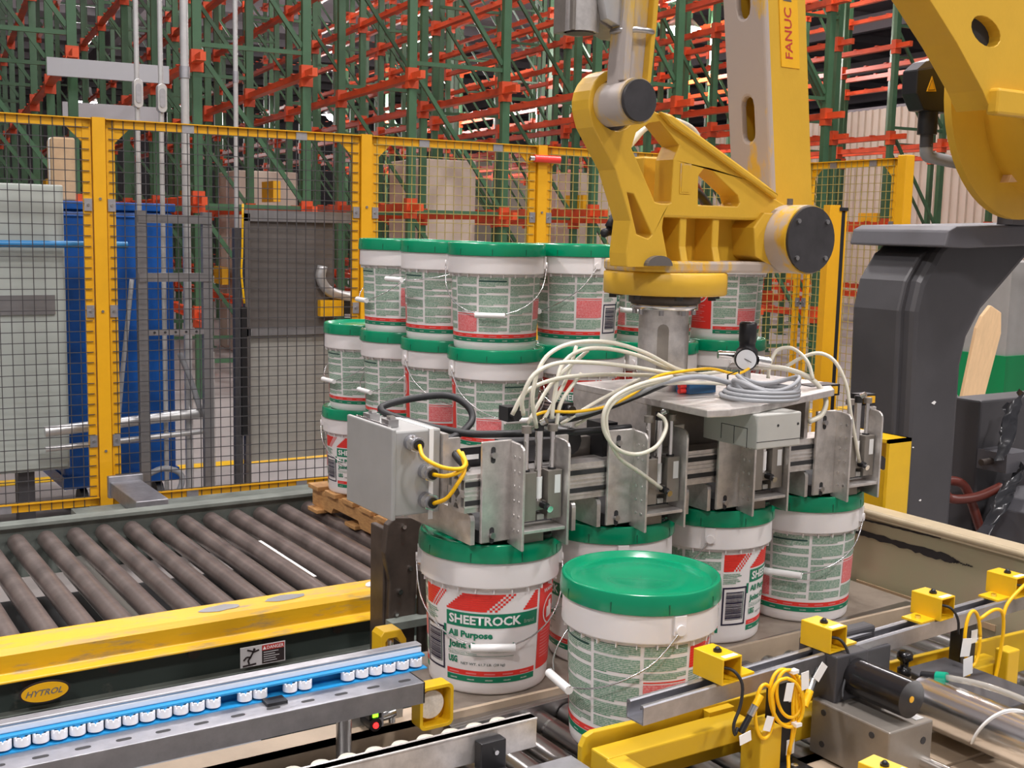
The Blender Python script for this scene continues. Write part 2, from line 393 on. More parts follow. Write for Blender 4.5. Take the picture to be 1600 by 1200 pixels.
obj('post', MB().box(-.036, .036, -.036, .036, 0, 2.15, 'fence_yellow').box(-.09, .09, -.09, .09, 0, .012, 'fence_yellow'), t, bev=.006)
panel((7.2, 4.3), (9.3, 3.4), 'far mesh fence panel at the right picture edge beside the wooden board', 'mesh_dark_or_shaded', pitch=.06)
t = thing('gate_post', 'pale yellow gate post left of the far right mesh panel', 'fence post', (7.1, 4.34, 0)); obj('post', MB().box(-.06, .06, -.03, .03, 0, 2.3, 'fence_yellow').box(.06, .10, -.03, .03, 0, 2.3, 'dark_grey'), t)
t = thing('light_curtain', 'yellow and black light curtain post left of the broad yellow post', 'safety sensor', (3.99, 3.62, 0), R(-20))
obj('housing', MB().box(-.040, .008, -.03, .03, 0, 1.785, 'fence_yellow').box(.008, .016, -.03, .03, .1, 1.76, 'fence_yellow').box(.034, .042, -.03, .03, .1, 1.76, 'fence_yellow').box(.016, .034, -.012, .03, .1, 1.76, 'fence_yellow'), t)
obj('window', MB().box(.0165, .0335, -.028, -.012, .1, 1.755, 'black_plastic'), t)
obj('end_cap', MB().box(.004, .044, -.034, .034, 1.76, 1.775, 'black_plastic').cyl((.016, 0, 1.775), (.016, 0, 1.79), .010, n=10, m='black_plastic'), t)
obj('base', MB().box(-.1, .1, -.1, .1, 0, .02, 'fence_yellow'), t)

# ================================================================== EQUIPMENT BEHIND FENCE
t = thing('control_cabinet', 'pale grey-green steel cabinet behind the fence at the left edge', 'cabinet', (0, 6.35, 0))
obj('body', MB().box(-.4, 1.36, .05, .7, .34, 1.82, 'cabinet_green'), t, bev=.008)
obj('door', MB().box(-.4, 1.345, .03, .05, .36, 1.80, 'cabinet_green'), t)
obj('pipe', MB().cyl((-.4, -.02, 1.52), (1.66, -.02, 1.52), .018, n=10, m='pipe_blue'), t)
obj('channel', MB().box(-.4, 1.3, .02, .03, 1.16, 1.26, 'strut_grey'), t)
for x in (.0, 1.15): obj('leg', MB().box(x-.04, x+.04, .1, .2, 0, .34, 'dark_grey'), t)
t = thing('blue_tank', 'blue steel tank cabinet on casters behind the fence', 'tank', (1.39, 6.68, 0))
obj('body', MB().box(0, .62, 0, .6, .22, 1.70, 'tank_blue'), t, bev=.02)
obj('rim', MB().box(-.01, .63, -.012, .61, 1.70, 1.745, 'tank_blue').box(-.005, .625, -.008, .6, 1.66, 1.675, 'tank_blue'), t, bev=.006)
obj('base_skirt', MB().box(-.01, .63, -.015, .61, .17, .24, 'tank_blue'), t)
for x in (.1, .52): obj('caster', MB().cyl((x-.02, .05, .08), (x+.02, .05, .08), .08, n=14, m='black_rubber'), t)
for x, r, lab, zt in ((1.722, .013, 'thin galvanised conduit with pull box, leftmost of the four', 6), (1.845, .013, 'thin galvanised conduit with pull box, second of the four', 6), (1.972, .022, 'thick galvanised conduit, third of the four', 6), (2.25, .013, 'thin galvanised conduit at the brown machine panel, rightmost of the four', 6)):
    t = thing('conduit', lab, 'conduit', (x, 6.32, 0), 0, 'vertical conduits behind the fence')
    obj('pipe', MB().cyl((0, 0, .0), (0, 0, zt), r, n=10, m='conduit'), t)
    if 'pull' in lab:
        zc = 2.30 if x < 1.8 else 2.285
        obj('pull_box', MB().prism(arc(0, zc+.05, .024, 0, 180)+arc(0, zc-.05, .024, 180, 360), -.03, .01, 'conduit'), t, bev=.004)
        obj('cover', MB().prism(arc(0, zc+.035, .014, 0, 180)+arc(0, zc-.035, .014, 180, 360), -.034, -.03, 'galv'), t)
    else: obj('coupling', MB().cyl((0, 0, 2.40), (0, 0, 2.46), r*1.25, n=12, m='galv'), t)
t = thing('pipe_stand', 'grey channel strut frame in front of the blue tank', 'frame', (1.66, 6.14, 0))
for x in (.02, .36): obj('upright', MB().box(x-.025, x+.025, -.02, .02, .0, 1.70, 'strut_grey'), t)
for z in (1.66, 1.36): obj('crossbar', MB().box(.0, .38, -.025, .015, z-.022, z+.022, 'strut_grey'), t)
sb = MB().box(.045, .335, -.02, -.01, 1.06, 1.09, 'galv')
for i in range(5): sb.prism(arc(.075+i*.055, 1.075, .007, 0, 360, 8)[:-1], -.022, -.02, 'slot_dark')
obj('slotted_bar', sb, t)
obj('hose', MB().tube([(-.03, 0, 1.35), (-.06, 0, 1.1), (-.10, .02, .7), (-.13, .05, .2)], .012, m='hose_grey'), t)
obj('pipe_run', MB().cyl((-.45, .12, .57), (.42, .12, .62), .028, n=12, m='conduit'), t)
obj('pipe_run', MB().cyl((-.45, .12, .48), (.42, .12, .515), .015, n=10, m='conduit'), t)
obj('riser_pipe', MB().cyl((.40, .1, .0), (.40, .1, .95), .030, n=12, m='conduit'), t)
obj('flex_hose', MB().tube([(.05, .1, .3), (.15, .1, .33), (.24, .08, .28), (.2, .06, .12), (.33, .02, .06)], .016, m='hose_grey'), t)
obj('flex_hose', MB().tube([(.24, .1, .95), (.30, .1, .8), (.36, .1, .6)], .015, m='hose_grey'), t)
t = thing('machine_panel', 'brown-grey machine guard panel behind the mesh left of the stacked pails', 'panel', (2.26, 6.16, 0))
obj('upper_plate', MB().box(0, .50, 0, .02, 1.06, 1.68, 'panel_brown'), t); obj('lower_plate', MB().box(0, .72, .01, .03, .34, 1.06, 'panel_pale'), t)
obj('rim', MB().box(-.03, .75, -.02, .02, 1.66, 1.72, 'strut_grey').box(-.03, .0, -.02, .02, .0, 1.70, 'panel_brown').box(-.03, .75, -.02, .0, 1.04, 1.08, 'strut_grey'), t)
obj('side_post', MB().box(-.09, -.05, -.03, .01, 0, 1.62, 'dark_grey').box(-.06, -.03, -.05, -.01, .5, 1.2, 'black_plastic'), t)
obj('cord', MB().tube([(-.05, -.05, 1.75), (-.055, -.05, 1.5), (-.06, -.05, 1.38), (-.045, -.05, 1.22)], .006, m='cable_yellow'), t)
t = thing('hose_bundle', 'grey corrugated hose bundle at the brown machine panel edge', 'hose', (2.70, 6.14, 1.2))
obj('hose', MB().tube([(-.02, 0, .22), (-.03, 0, .15), (.02, 0, .08), (.12, 0, .05), (.2, 0, .05)], .03, m='conduit'), t)
obj('clamp', MB().box(-.04, .10, -.02, .02, -.06, .03, 'warn_orange').box(.04, .2, -.01, .03, -.05, .02, 'black_rubber'), t)
for x, m, l, h in ((2.62, 'bottle_blue', 'dark blue spray bottle on the ledge behind the pallet', .19), (2.73, 'bottle_green', 'small green bottle behind the pallet', .14)):
    tag(obj('bottle', MB().lathe([(.001, 0), (.036, 0), (.038, .01), (.038, h*.6), (.02, h*.78), (.014, h*.82), (.014, h), (.001, h)], 14, m), None, (x, 5.52, .30)), l, 'bottle')
tag(obj('ledge', MB().box(1.2, 3.2, 5.40, 5.66, .26, .30, 'rail_grey').box(1.25, 1.3, 5.45, 5.6, 0, .26, 'rail_grey').box(3.1, 3.15, 5.45, 5.6, 0, .26, 'rail_grey')), 'low grey steel ledge along the foot of the fence', 'ledge')
tag(obj('cable_duct', MB().box(-.075, .075, -.26, .22, 0, .07, 'galv').box(-.085, .085, .20, .23, -.01, .10, 'galv'), None, (1.50, 5.63, .30), bev=.004), 'pale grey cable duct stub reaching out under the fence', 'duct')

# ================================================================== PALLET CONVEYOR
t = thing('pallet_conveyor', 'wide roller conveyor with brown rollers and yellow side guard', 'conveyor', (0, 0, 0)); PC = t
rm = MB().cyl((0, 2.94, 0), (0, 4.40, 0), .032, n=18, m='roller_brown').cyl((0, 2.92, 0), (0, 4.42, 0), .012, n=8, m='steel').mesh('roller')
for i in range(31):
    x = .135+.1014*i
    obj('roller', rm, t, (x, 0, .498))
obj('side_guard', MB().prism([(2.95, .640), (2.93, .658), (2.875, .645), (2.862, .632), (2.862, .588), (2.835, .578), (2.835, .572), (2.87, .572), (2.90, .585), (2.90, .63)], -.3, 1.475, 'guard_yellow', ax='x'), t, bev=.003)
obj('side_frame', MB().box(-.3, 3.3, 2.875, 2.90, .22, .60, 'frame_green').box(-.3, 3.3, 2.84, 2.875, .47, .49, 'rail_grey').box(-.3, 3.3, 2.83, 2.842, .40, .49, 'frame_green'), t)
bt = MB()
for i in range(15): bt.cyl((.1+.2*i, 2.875, .555), (.1+.2*i, 2.868, .555), .016, n=10, m='rust_brown')
tag(obj('bearing', bt, t), kind='stuff')
obj('far_rail', MB().box(-.3, 3.3, 4.425, 4.45, .36, .56, 'rail_grey').box(-.3, 3.3, 4.40, 4.47, .55, .562, 'rail_grey'), t)
obj('bed', MB().box(-.3, 3.3, 2.95, 4.42, .26, .28, 'slot_dark').box(.9, 1.02, 3.0, 4.4, .36, .42, 'panel_pale').box(.2, .4, 3.0, 4.4, .36, .40, 'rail_grey').box(1.5, 1.6, 3.0, 4.4, .36, .42, 'panel_pale'), t)
obj('paper_strip', MB().box(-.25, .25, -.006, .006, 0, .002, 'tag_white'), t, (1.49, 3.72, .512), (0, 0, R(90)))
for x in (.1, 1.7, 3.1):
    for y in (2.95, 4.40): obj('leg', MB().box(x-.04, x+.04, y-.04, y+.04, 0, .28, 'frame_green'), t)
# makers plate: oval
ov = obj('makers_plate', MB().prism([(.058*math.cos(R(a)), .0275*math.sin(R(a))) for a in range(0, 360, 10)], 0, -.002, 'sign_black'), t, (.53, 2.83, .5405))
ob = MB().prism([(.053*math.cos(R(a)), .0232*math.sin(R(a))) for a in range(0, 360, 10)], -.002, -.003, 'warn_orange')
obj('oval_face', ob, ov)
v, f = text2d('HYTROL', 1, .02)
obj('lettering', MB().add([(-.041+x*.082+.006*(y-.5), -.0034, -.0075+y*.015) for x, y in v], f, 'strut_grey'), ov)
# danger sign: falling figure and text
sg = obj('danger_sign', MB().box(0, .122, -.002, 0, 0, .054, 'sign_white'), t, (1.008, 2.829, .508))
fg = MB()
def seg(p, q, wd=.0022, m='sign_black'):
    dx, dz = q[0]-p[0], q[1]-p[1]; l = math.hypot(dx, dz); nx, nz = -dz/l*wd, dx/l*wd
    fg.prism([(p[0]+nx, p[1]+nz), (q[0]+nx, q[1]+nz), (q[0]-nx, q[1]-nz), (p[0]-nx, p[1]-nz)], -.003, -.002, m)
fg.prism([(.037+.0035*math.cos(R(a)), .045+.0035*math.sin(R(a))) for a in range(0, 360, 30)], -.003, -.002, 'sign_black')
for p, q in [((.036, .042), (.027, .026)), ((.035, .038), (.05, .042)), ((.034, .040), (.018, .046)), ((.027, .026), (.016, .027)), ((.016, .027), (.008, .019)), ((.027, .026), (.020, .017)), ((.020, .017), (.023, .008)), ((.006, .004), (.042, .006))]: seg(p, q)
obj('falling_figure', fg, sg)
db = MB().box(.058, .119, -.003, -.002, .003, .052, 'sign_black').box(.058, .119, -.0035, -.003, .038, .052, 'sign_red')
v, f = text2d('DANGER', 1, .01); db.add([(.071+x*.046, -.004, .0405+y*.009) for x, y in v], f, 'print_white')
db.prism([(.060, .0405), (.069, .0405), (.0645, .0495)], -.004, -.0035, 'print_white')
for i in range(5): db.box(.062, .062+.03+random.random()*.02, -.0035, -.003, .008+i*.006, .0095+i*.006, 'sign_white')
obj('danger_text', db, sg)
# wear stickers on guard
rr = random.Random(4)
for x, wd in ((.98, .05), (1.16, .05), (1.42, .02)):
    lp = [(x+wd*math.cos(R(a))*(1+.25*rr.random()), 2.903+.011*math.sin(R(a))*(1+.5*rr.random())) for a in range(0, 360, 24)]
    st = MB(); st.add([(px_, py_, .645+(py_-2.875)*.2364+.0012) for px_, py_ in lp], [tuple(range(len(lp)))], 'sign_white' if wd < .03 else 'strut_grey'); obj('worn_sticker', st, t)
# brown bracket arm at the end of the guard
t = thing('stop_bracket', 'dark rusty bracket post between conveyor guard and nearest gripped pail', 'bracket', (0, 0, 0))
obj('post', MB().prism([(1.362, .40), (1.372, .72), (1.355, .80), (1.363, .875), (1.385, .892), (1.44, .886), (1.478, .86), (1.452, .74), (1.443, .40)], 2.70, 2.725, 'rust_brown').box(1.362, 1.38, 2.72, 2.80, .40, .86, 'rust_brown'), t, bev=.004)
obj('arm', MB().prism([(1.44, .52), (1.60, .44), (1.60, .40), (1.44, .47)], 2.66, 2.70, 'rust_brown').box(1.36, 1.56, 2.66, 2.70, .60, .62, 'rail_grey'), t)
for x, z, r_ in ((1.40, .69, .007), (1.43, .75, .006), (1.39, .63, .005), (1.41, .865, .006)): obj('bolt', MB().cyl((x, 2.70, z), (x, 2.692, z), r_, n=8, m='bright_steel'), t)
obj('roller', MB().cyl((1.47, 2.70, .52), (1.47, 2.70, .74), .016, n=12, m='rust_brown'), t)
obj('leg', MB().box(1.37, 1.43, 2.71, 2.80, 0, .42, 'rust_brown'), t)

# ================================================================== WOOD PALLET
t = thing('wooden_pallet', 'worn wooden pallet under the stacked pails', 'pallet', (1.83, 2.985, .531))
LX, LY = 1.22, 1.30
for x in (.0, LX/2-.02, LX-.04):
    obj('stringer', MB().prism([(0, .015), (.18, .015), (.2, .04), (.42, .04), (.44, .015), (.86, .015), (.88, .04), (1.10, .04), (1.12, .015), (LY, .015), (LY, .086), (0, .086)], x, x+.04, 'wood', ax='x'), t)
for i in range(9):
    y = i*(LY-.095)/8; obj('deck_board', MB().box(-.012-.01*random.random(), LX+.01, y, y+.095, .086, .103, 'wood'), t, bev=.002)
for i in range(5):
    y = .02+i*(LY-.13)/4; obj('base_board', MB().box(-.03 if i in (2, 4) else -.005, LX, y, y+.09, 0, .015, 'wood'), t, bev=.002)

# ================================================================== PAILS
H = .328
def rb_(z): return .1285+(.1385-.1285)*z/.24
bodym = MB().lathe([(.001, .004), (.118, .004), (.121, 0), (.1255, .001), (.128, .006), (rb_(.02), .02), (rb_(.12), .12), (rb_(.232), .232)], 48, 'pail_white')
bodym.lathe([(rb_(.232), .232), (.1485, .2345)], 48, 'pail_white').lathe([(.1485, .2345), (.1500, .2355), (.1503, .238), (.1485, .300)], 48, 'pail_white')
for i in range(24):
    a = 2*math.pi*i/24; M_ = Matrix.Rotation(a, 4, 'Z'); bodym.box(.138, .147, -.001, .001, .224, .236, 'pail_white', M_)
for sx in (-1, 1):
    bodym.box(sx*.146 if sx > 0 else -.156, .156 if sx > 0 else -.146, -.012, .012, .252, .288, 'pail_white'); bodym.cyl((sx*.15, 0, .262), (sx*.160, 0, .262), .010, n=12, m='pail_white')
bodym = bodym.mesh('pail_body')
lidm = MB().lathe([(.149, .291), (.1535, .289), (.1548, .2905)], 56, 'lid_green').lathe([(.1548, .2905), (.1550, .296), (.1532, .3215), (.1515, .326)], 56, 'lid_green')
lidm.lathe([(.1515, .326), (.1495, .3277), (.1470, .328), (.1448, .3265)], 56, 'lid_green').lathe([(.1448, .3265), (.1370, .3195), (.1350, .3180)], 56, 'lid_green').lathe([(.1350, .3180), (.120, .3172), (.118, .3182), (.06, .3182), (.058, .3174), (.001, .3174)], 56, 'lid_green')
for i in range(9):
    M_ = Matrix.Rotation(2*math.pi*i/9+.2, 4, 'Z'); lidm.box(.1538, .1551, -.0011, .0011, .292, .310, 'lid_slit', M_)
lidm = lidm.mesh('lid')
# -------- printed label (angles a: 0 = front centre, growing to the right seen from outside)
LB = MB()
def cone(a, z, off): r = rb_(z)+off; a = R(a); return (r*math.sin(a), -r*math.cos(a), z)
def patch(a0, a1, z0, z1, m, off=.0006, shear=0):
    n = max(1, int(abs(a1-a0)/5)+1); vs = []
    for i in range(n+1):
        a = a0+(a1-a0)*i/n; vs.append(cone(a, z0, off)); vs.append(cone(a+shear, z1, off))
    LB.add(vs, [(2*i, 2*i+2, 2*i+3, 2*i+1) for i in range(n)], m, True)
def ltext(s, a0, a1, z0, z1, m, off=.0012, bold=.02):
    v, f = text2d(s, 1, bold)
    LB.add([cone(a0+x*(a1-a0), z0+y*(z1-z0), off) for x, y in v], f, m, True)
F0 = 44
def col(al0, al1, zt, zb, boxes=(), bar=None, m='text_green', rnd=random.Random(3)):
    a0, a1 = al0-F0, al1-F0; z = zt
    zs = list(boxes)
    while z > zb+.004:
        hit = [q for q in zs if q[0] >= z-.012 and z > q[1]]
        if hit:
            patch(a0, a1, z-.0025, z, 'print_red'); patch(a0, a1, hit[0][1], z-.005, 'text_red'); patch(a0, a1-4, hit[0][1]-.001, hit[0][1]+.002, 'print_pink', .0009); z = hit[0][1]-.006; continue
        nxt = max([q[0] for q in zs if q[0] < z-.01] or [zb])
        h = min(rnd.uniform(.010, .034), z-nxt-.003)
        if h < .004: z = nxt; continue
        if bar and z-h < bar < z: patch(a0, a1-2, bar, bar+.0045, 'print_dark', .001)
        patch(a0, a1, z-h+.0035, z, m); patch(a0, a0+(a1-a0)*rnd.uniform(.25, .8), z-h, z-h+.0035, m)
        z -= h+.0045
def strips(al0, al1):
    patch(al0-F0, al1-F0, .042, .053, 'print_red'); patch(al0-F0, al1-F0, .028, .0405, 'print_green')
    a = al0-F0+3
    while a < al1-F0-14: patch(a, a+10, .0455, .0485, 'print_pink', .0011); patch(a+1, a+8, .0325, .0355, 'text_green', .0011); a += 17
# front panel
def slant(a0, a1, zt, zb, n=8):
    st = (zt-zb)/n; q = 2.3
    for i in range(n):
        z1 = zt-i*st; s = (n-1-i)*q
        patch(a0+s, a1-8*q-9+s, z1-st*.96, z1, 'print_red')
        for k in (1, 3): patch(a1-8*q-9+s+k*q, a1-8*q-9+s+k*q+q, z1-st*.96, z1, 'print_red', .0007)
slant(0-F0, 66-F0, .220, .182)
n = 8
for i in range(n):
    z1 = .220-i*.00475; s = (1-i/(n-1))*12; patch(72-F0+s, 88-F0, z1-.0044, z1, 'print_red')
patch(0-F0, 88-F0, .147, .178, 'print_green'); ltext('SHEETROCK', 3-F0, 70-F0, .153, .173, 'print_white', bold=.03)
ltext('Brand', 73-F0, 84-F0, .154, .162, 'text_green', bold=.01)
ltext('All Purpose', 2-F0, 44-F0, .120, .139, 'print_green', bold=.04)
ltext('Joint Compound', 2-F0, 64-F0, .096, .115, 'print_green', bold=.04)
patch(-3.6-F0, -.6-F0, .121, .146, 'print_green'); patch(2-F0, 64-F0, .0935, .0945, 'text_green'); patch(2-F0, 64-F0, .0855, .0865, 'text_green')
ltext('Ready Mixed Joint Treatment', 2-F0, 30-F0, .0872, .0925, 'print_green', bold=0)
ltext('USG', 2-F0, 11.5-F0, .067, .082, 'print_green', bold=.05)
ltext('NET WT. 61.7 LB. (28 kg)', 15-F0, 56-F0, .0635, .0705, 'print_dark', bold=.005)
strips(0, 88)
# red warning panel
patch(91-F0, 131-F0, .042, .228, 'print_red')
rng = []
for i in range(24):
    a = 2*math.pi*i/24; rng += [cone(111-F0+14*math.cos(a), .165+.033*math.sin(a), .0012), cone(111-F0+12.4*math.cos(a), .165+.029*math.sin(a), .0012)]
LB.add(rng, [(2*i, 2*((i+1) % 24), 2*((i+1) % 24)+1, 2*i+1) for i in range(24)], 'print_white')
patch(104-F0, 117-F0, .148, .172, 'print_white', .0011); patch(108-F0, 114-F0, .172, .184, 'print_white', .0011)
ltext('WARNING', 97-F0, 126-F0, .207, .216, 'print_white', bold=.02)
for i in range(9): patch(95-F0, (122-(i*7) % 11)-F0, .066+i*.007, .0685+i*.007, 'print_pink', .0011)
col(134, 168, .226, .058); col(171, 205, .226, .058, boxes=[(.116, .060)]); col(208, 246, .226, .058, bar=.212); col(249, 287, .226, .058); col(290, 326, .226, .058, boxes=[(.160, .098)])
strips(134, 326)
# barcode column
a0 = 329-F0-360; a1 = a0+28
for i in range(8):
    z1 = .220-i*.0052; s = (7-i)*1.8; patch(a0, a0+11+s, z1-.005, z1, 'print_red')
    for k in (1, 3): patch(a0+11+s+k*1.8, a0+11+s+k*1.8+1.8, z1-.005, z1, 'print_red')
for i in range(6): patch(a0, a0+14+(i*5) % 7, .148+i*.0045, .151+i*.0045, 'text_green')
for (p, q, r_, s_) in ((a0, a1, .136, .140), (a0, a1, .046, .050), (a0, a0+1.8, .046, .140), (a1-1.8, a1, .046, .140)): patch(p, q, r_, s_, 'print_navy', .0009)
rr = random.Random(5); z = .128
while z > .060:
    h = rr.choice([.0012, .0018, .003, .004]); patch(a0+4, a1-5, z-h, z, 'print_navy', .001); z -= h+rr.choice([.0010, .0016])
patch(a1-4.4, a1-3.4, .06, .128, 'print_dark', .001)
labelm = LB.mesh('label')
def bailmesh():
    pts = []
    for i in range(0, 13):
        th = math.pi*i/12; s = math.sin(th)
        pts.append((.158*math.cos(th), -.150*s, -.150*s**.72))
    b = MB().tube([(.150, 0, 0), (.158, 0, 0)]+pts[1:6]+[(.045, -.150, -.141), (.036, -.152, -.150), (-.036, -.152, -.150), (-.045, -.150, -.141)]+pts[7:12]+[(-.158, 0, 0), (-.150, 0, 0)], .0017, 6, 'wire', smooth=3)
    return b.mesh('bail')
bailm = bailmesh(); gripm = MB().cyl((-.046, -.152, -.150), (.046, -.152, -.150), .0085, n=12, m='white_plastic').mesh('grip')
def pail(x, y, z, view, label, group, back=False, swing=0, blur=False, bailrot=None):
    phi = math.degrees(math.atan2(-y, -x)); rz = R(phi-(view-F0)+90)
    t = thing('pail', label, 'pail', (x, y, z), rz, group)
    obj('body', bodym, t); obj('lid', lidm, t); obj('label', labelm, t)
    bl = obj('bail', bailm, t, (0, 0, .262), (R(swing)*(-1), 0, R(180) if back else 0))
    obj('grip', gripm, bl)
    return t
G1 = 'pails held in the robot gripper row'
for k, (vw, l, bk, sw) in enumerate([(40, 'nearest in the gripped row, front label facing the camera', False, 0),
        (120, 'second in the gripped row, half hidden by the loose pail', False, 0), (313, 'third in the gripped row, barcode facing the camera', True, 0),
        (236, 'fourth in the gripped row, beside the beige end panel', True, 8)]):
    pail(1.311+.3164*k, 2.107, .684, vw, 'white green-lidded pail, '+l, G1, bk, sw)
pail(1.4065, 1.7102, .676, 285, 'white pail alone on the near steel rollers, its green lid top fully visible', 'loose pails', True, 6)
G2 = 'pails stacked on the wooden pallet'
PX, PY, PZ, PS = 1.955, 3.14, .634, .319
lay = ['bottom', 'middle', 'top']
vws = {(2, 0, 0): (230, 1, 0), (2, 1, 0): (292, 1, 0), (2, 2, 0): (250, 1, 0), (2, 3, 0): (148, 0, 12), (2, 0, 1): (279, 1, 28), (2, 0, 2): (291, 1, 0),
       (1, 0, 0): (196, 1, 0), (1, 1, 0): (30, 0, 0), (1, 2, 0): (160, 1, 0), (1, 3, 0): (300, 1, 0), (1, 0, 1): (195, 1, 0), (1, 0, 2): (285, 1, 0), (1, 0, 3): (285, 1, 0),
       (0, 0, 0): (20, 0, 0), (0, 1, 0): (200, 1, 0), (0, 2, 0): (90, 0, 0), (0, 3, 0): (240, 1, 0), (0, 0, 1): (230, 1, 0), (0, 0, 2): (200, 1, 0), (0, 0, 3): (44, 0, 4)}
pos = {(0, 0): 'at the near left corner', (1, 0): 'second along the front side', (2, 0): 'third along the front, behind the tool shaft', (3, 0): 'at the right end of the front side',
       (0, 1): 'second along the left side', (0, 2): 'third along the left side', (0, 3): 'farthest along the left side'}
for (L, i, j), (vw, bk, sw) in vws.items():
    pail(PX+PS*i+(.004 if L == 1 else 0), PY+PS*j-(.004 if L == 1 else 0), PZ+.322*L, vw, 'white pail in the %s pallet layer, %s' % (lay[L], pos[(i, j)]), G2, bool(bk), sw)

# ================================================================== SLIDE PLATE, INFEED CONVEYOR
t = thing('slide_plate', 'steel slide plate under the gripped pails with angled front lip', 'plate', (0, 0, 0))
obj('plate', MB().prism([(1.13, 1.90), (2.58, 1.972), (2.58, 2.29), (1.13, 2.29)], .66, .683, 'plate_steel', ax='z').box(1.13, 2.58, 2.0, 2.29, .40, .66, 'frame_green'), t)
obj('front_lip', MB().prism([(1.10, 1.890), (2.56, 1.962), (2.56, 1.974), (1.10, 1.902)], .652, .6855, 'steel', ax='z').prism([(1.10, 1.902), (2.56, 1.974), (2.56, 1.995), (1.10, 1.925)], .6835, .6855, 'steel', ax='z'), t, bev=.002)
for x in (1.15, 2.4): obj('leg', MB().box(x, x+.06, 2.1, 2.2, 0, .40, 'frame_green'), t)
t = thing('pail_conveyor', 'steel roller conveyor lane with tan side frames under the loose pail', 'conveyor', (0, 0, 0))
rs = MB().cyl((0, 1.465, 0), (0, 1.90, 0), .0255, n=16, m='roller_steel').cyl((0, 1.44, 0), (0, 1.925, 0), .006, n=8, m='bright_steel').cyl((0, 1.845, 0), (0, 1.852, 0), .0262, n=16, m='bright_steel').mesh('roller')
for i in range(36): obj('roller', rs, t, (.02+.0715*i, 0, .650))
obj('far_frame', MB().box(-.3, 2.60, 1.925, 1.935, .54, .70, 'tan_paint').box(-.3, 1.10, 1.925, 1.99, .69, .70, 'tan_paint'), t)
obj('near_frame', MB().box(-.3, 2.60, 1.41, 1.435, .54, .70, 'tan_paint').box(-.3, 2.60, 1.28, 1.435, .69, .70, 'tan_paint'), t)
obj('bed', MB().box(-.3, 2.6, 1.43, 1.93, .50, .52, 'slot_dark'), t)
for x in (.2, 1.4, 2.5):
    for y in (1.40, 1.90): obj('leg', MB().box(x-.03, x+.03, y-.03, y+.03, 0, .54, 'frame_green'), t)
t = thing('base_table', 'tan steel table carrying the pusher cylinder at the lower right', 'table', (0, 0, 0))
obj('top', MB().box(1.05, 2.62, .55, 1.278, .675, .695, 'tan_paint'), t)
for x in (1.12, 2.55):
    for y in (.62, 1.2): obj('leg', MB().box(x-.03, x+.03, y-.03, y+.03, 0, .675, 'frame_green'), t)
# ---------------- far guide with skate wheels
t = thing('wheel_guide', 'guide rail with a row of white skate wheels in a blue holder', 'guide rail', (0, 0, -.010))
XE = 1.030
obj('top_profile', MB().box(-.1, XE, 1.893, 1.925, .8610, .8725, 'wheel_white').box(-.1, XE, 1.892, 1.915, .8725, .8775, 'galv'), t, bev=.002)
obj('holder', MB().box(-.1, XE, 1.905, 1.925, .838, .8575, 'wheel_blue').box(-.1, XE, 1.880, 1.925, .8575, .8610, 'wheel_blue').box(-.1, XE, 1.870, 1.905, .8365, .8385, 'wheel_blue'), t)
wh = MB().cyl((0, 0, 0), (0, 0, .0135), .0128, n=18, m='wheel_white')
for a in range(9): wh.prism(arc(0, 0, .0128, a*40-14, a*40+14, 4)+arc(0, 0, .0100, a*40+14, a*40-14, 4), .0135, .0185, 'wheel_white', ax='z')
wh.cyl((0, 0, .0135), (0, 0, .0187), .005, n=8, m='wheel_blue'); wh = wh.mesh('wheel')
for i in range(40):
    if i in (6, 7, 10, 13): continue
    obj('wheel', wh, t, (1.012-.0278*i, 1.884, .8425)).scale = (1, 1, .8)
obj('bracket', MB().box(-.1, .995, 1.815, 1.925, .832, .8365, 'galv').box(-.1, .995, 1.813, 1.817, .796, .8365, 'galv').box(.991, .995, 1.813, 1.925, .796, .8365, 'galv'), t, bev=.001)
slm = MB().prism(arc(.008, 0, .0045, -90, 90, 5)+arc(-.008, 0, .0045, 90, 270, 5), .8366, .8369, 'slot_dark', ax='z').mesh('slot')
for i in range(17): obj('slot', slm, t, (.965-.063*i, 1.837, 0))
obj('black_clip', MB().box(.705, .742, 1.845, 1.872, .8365, .842, 'black_plastic'), t)
obj('support_post', MB().cyl((.855, 1.86, .70), (.855, 1.86, .80), .014, n=14, m='steel').box(.83, .88, 1.84, 1.90, .826, .832, 'steel').cyl((.855, 1.86, .80), (.855, 1.86, .827), .014, n=14, m='steel'), t)
obj('support_post', MB().cyl((.30, 1.86, .70), (.30, 1.86, .832), .008, n=10, m='galv'), t)
# ---------------- near guide
t = thing('bar_guide', 'flat aluminium guide bar with white wheels behind it, lower centre', 'guide rail', (0, 0, 0))
obj('bar', MB().box(-.1, 1.045, 1.522, 1.540, .806, .858, 'alu').box(-.1, 1.045, 1.520, 1.545, .854, .858, 'alu'), t, bev=.0015)
dome = MB().lathe([(.017, 0), (.017, .040), (.014, .044), (.001, .045)], 18, 'hose_clear').mesh('wheel')
for i in range(15): obj('wheel', dome, t, (.995-.045*i, 1.560, .8045))
obj('clamp_block', MB().box(.925, .972, 1.500, 1.521, .795, .846, 'black_plastic').box(.925, .972, 1.44, 1.505, .79, .80, 'black_plastic'), t, bev=.002)
obj('screw', MB().cyl((.952, 1.5, .828), (.952, 1.496, .828), .004, n=8, m='bright_steel'), t)
obj('foot_bracket', MB().box(.90, 1.10, 1.38, 1.50, .778, .788, 'galv').box(.93, .98, 1.385, 1.42, .70, .778, 'galv').prism(arc(1.04, 1.44, .014, 0, 360, 12)[:-1], .788, .7885, 'slot_dark', ax='z'), t, bev=.002)
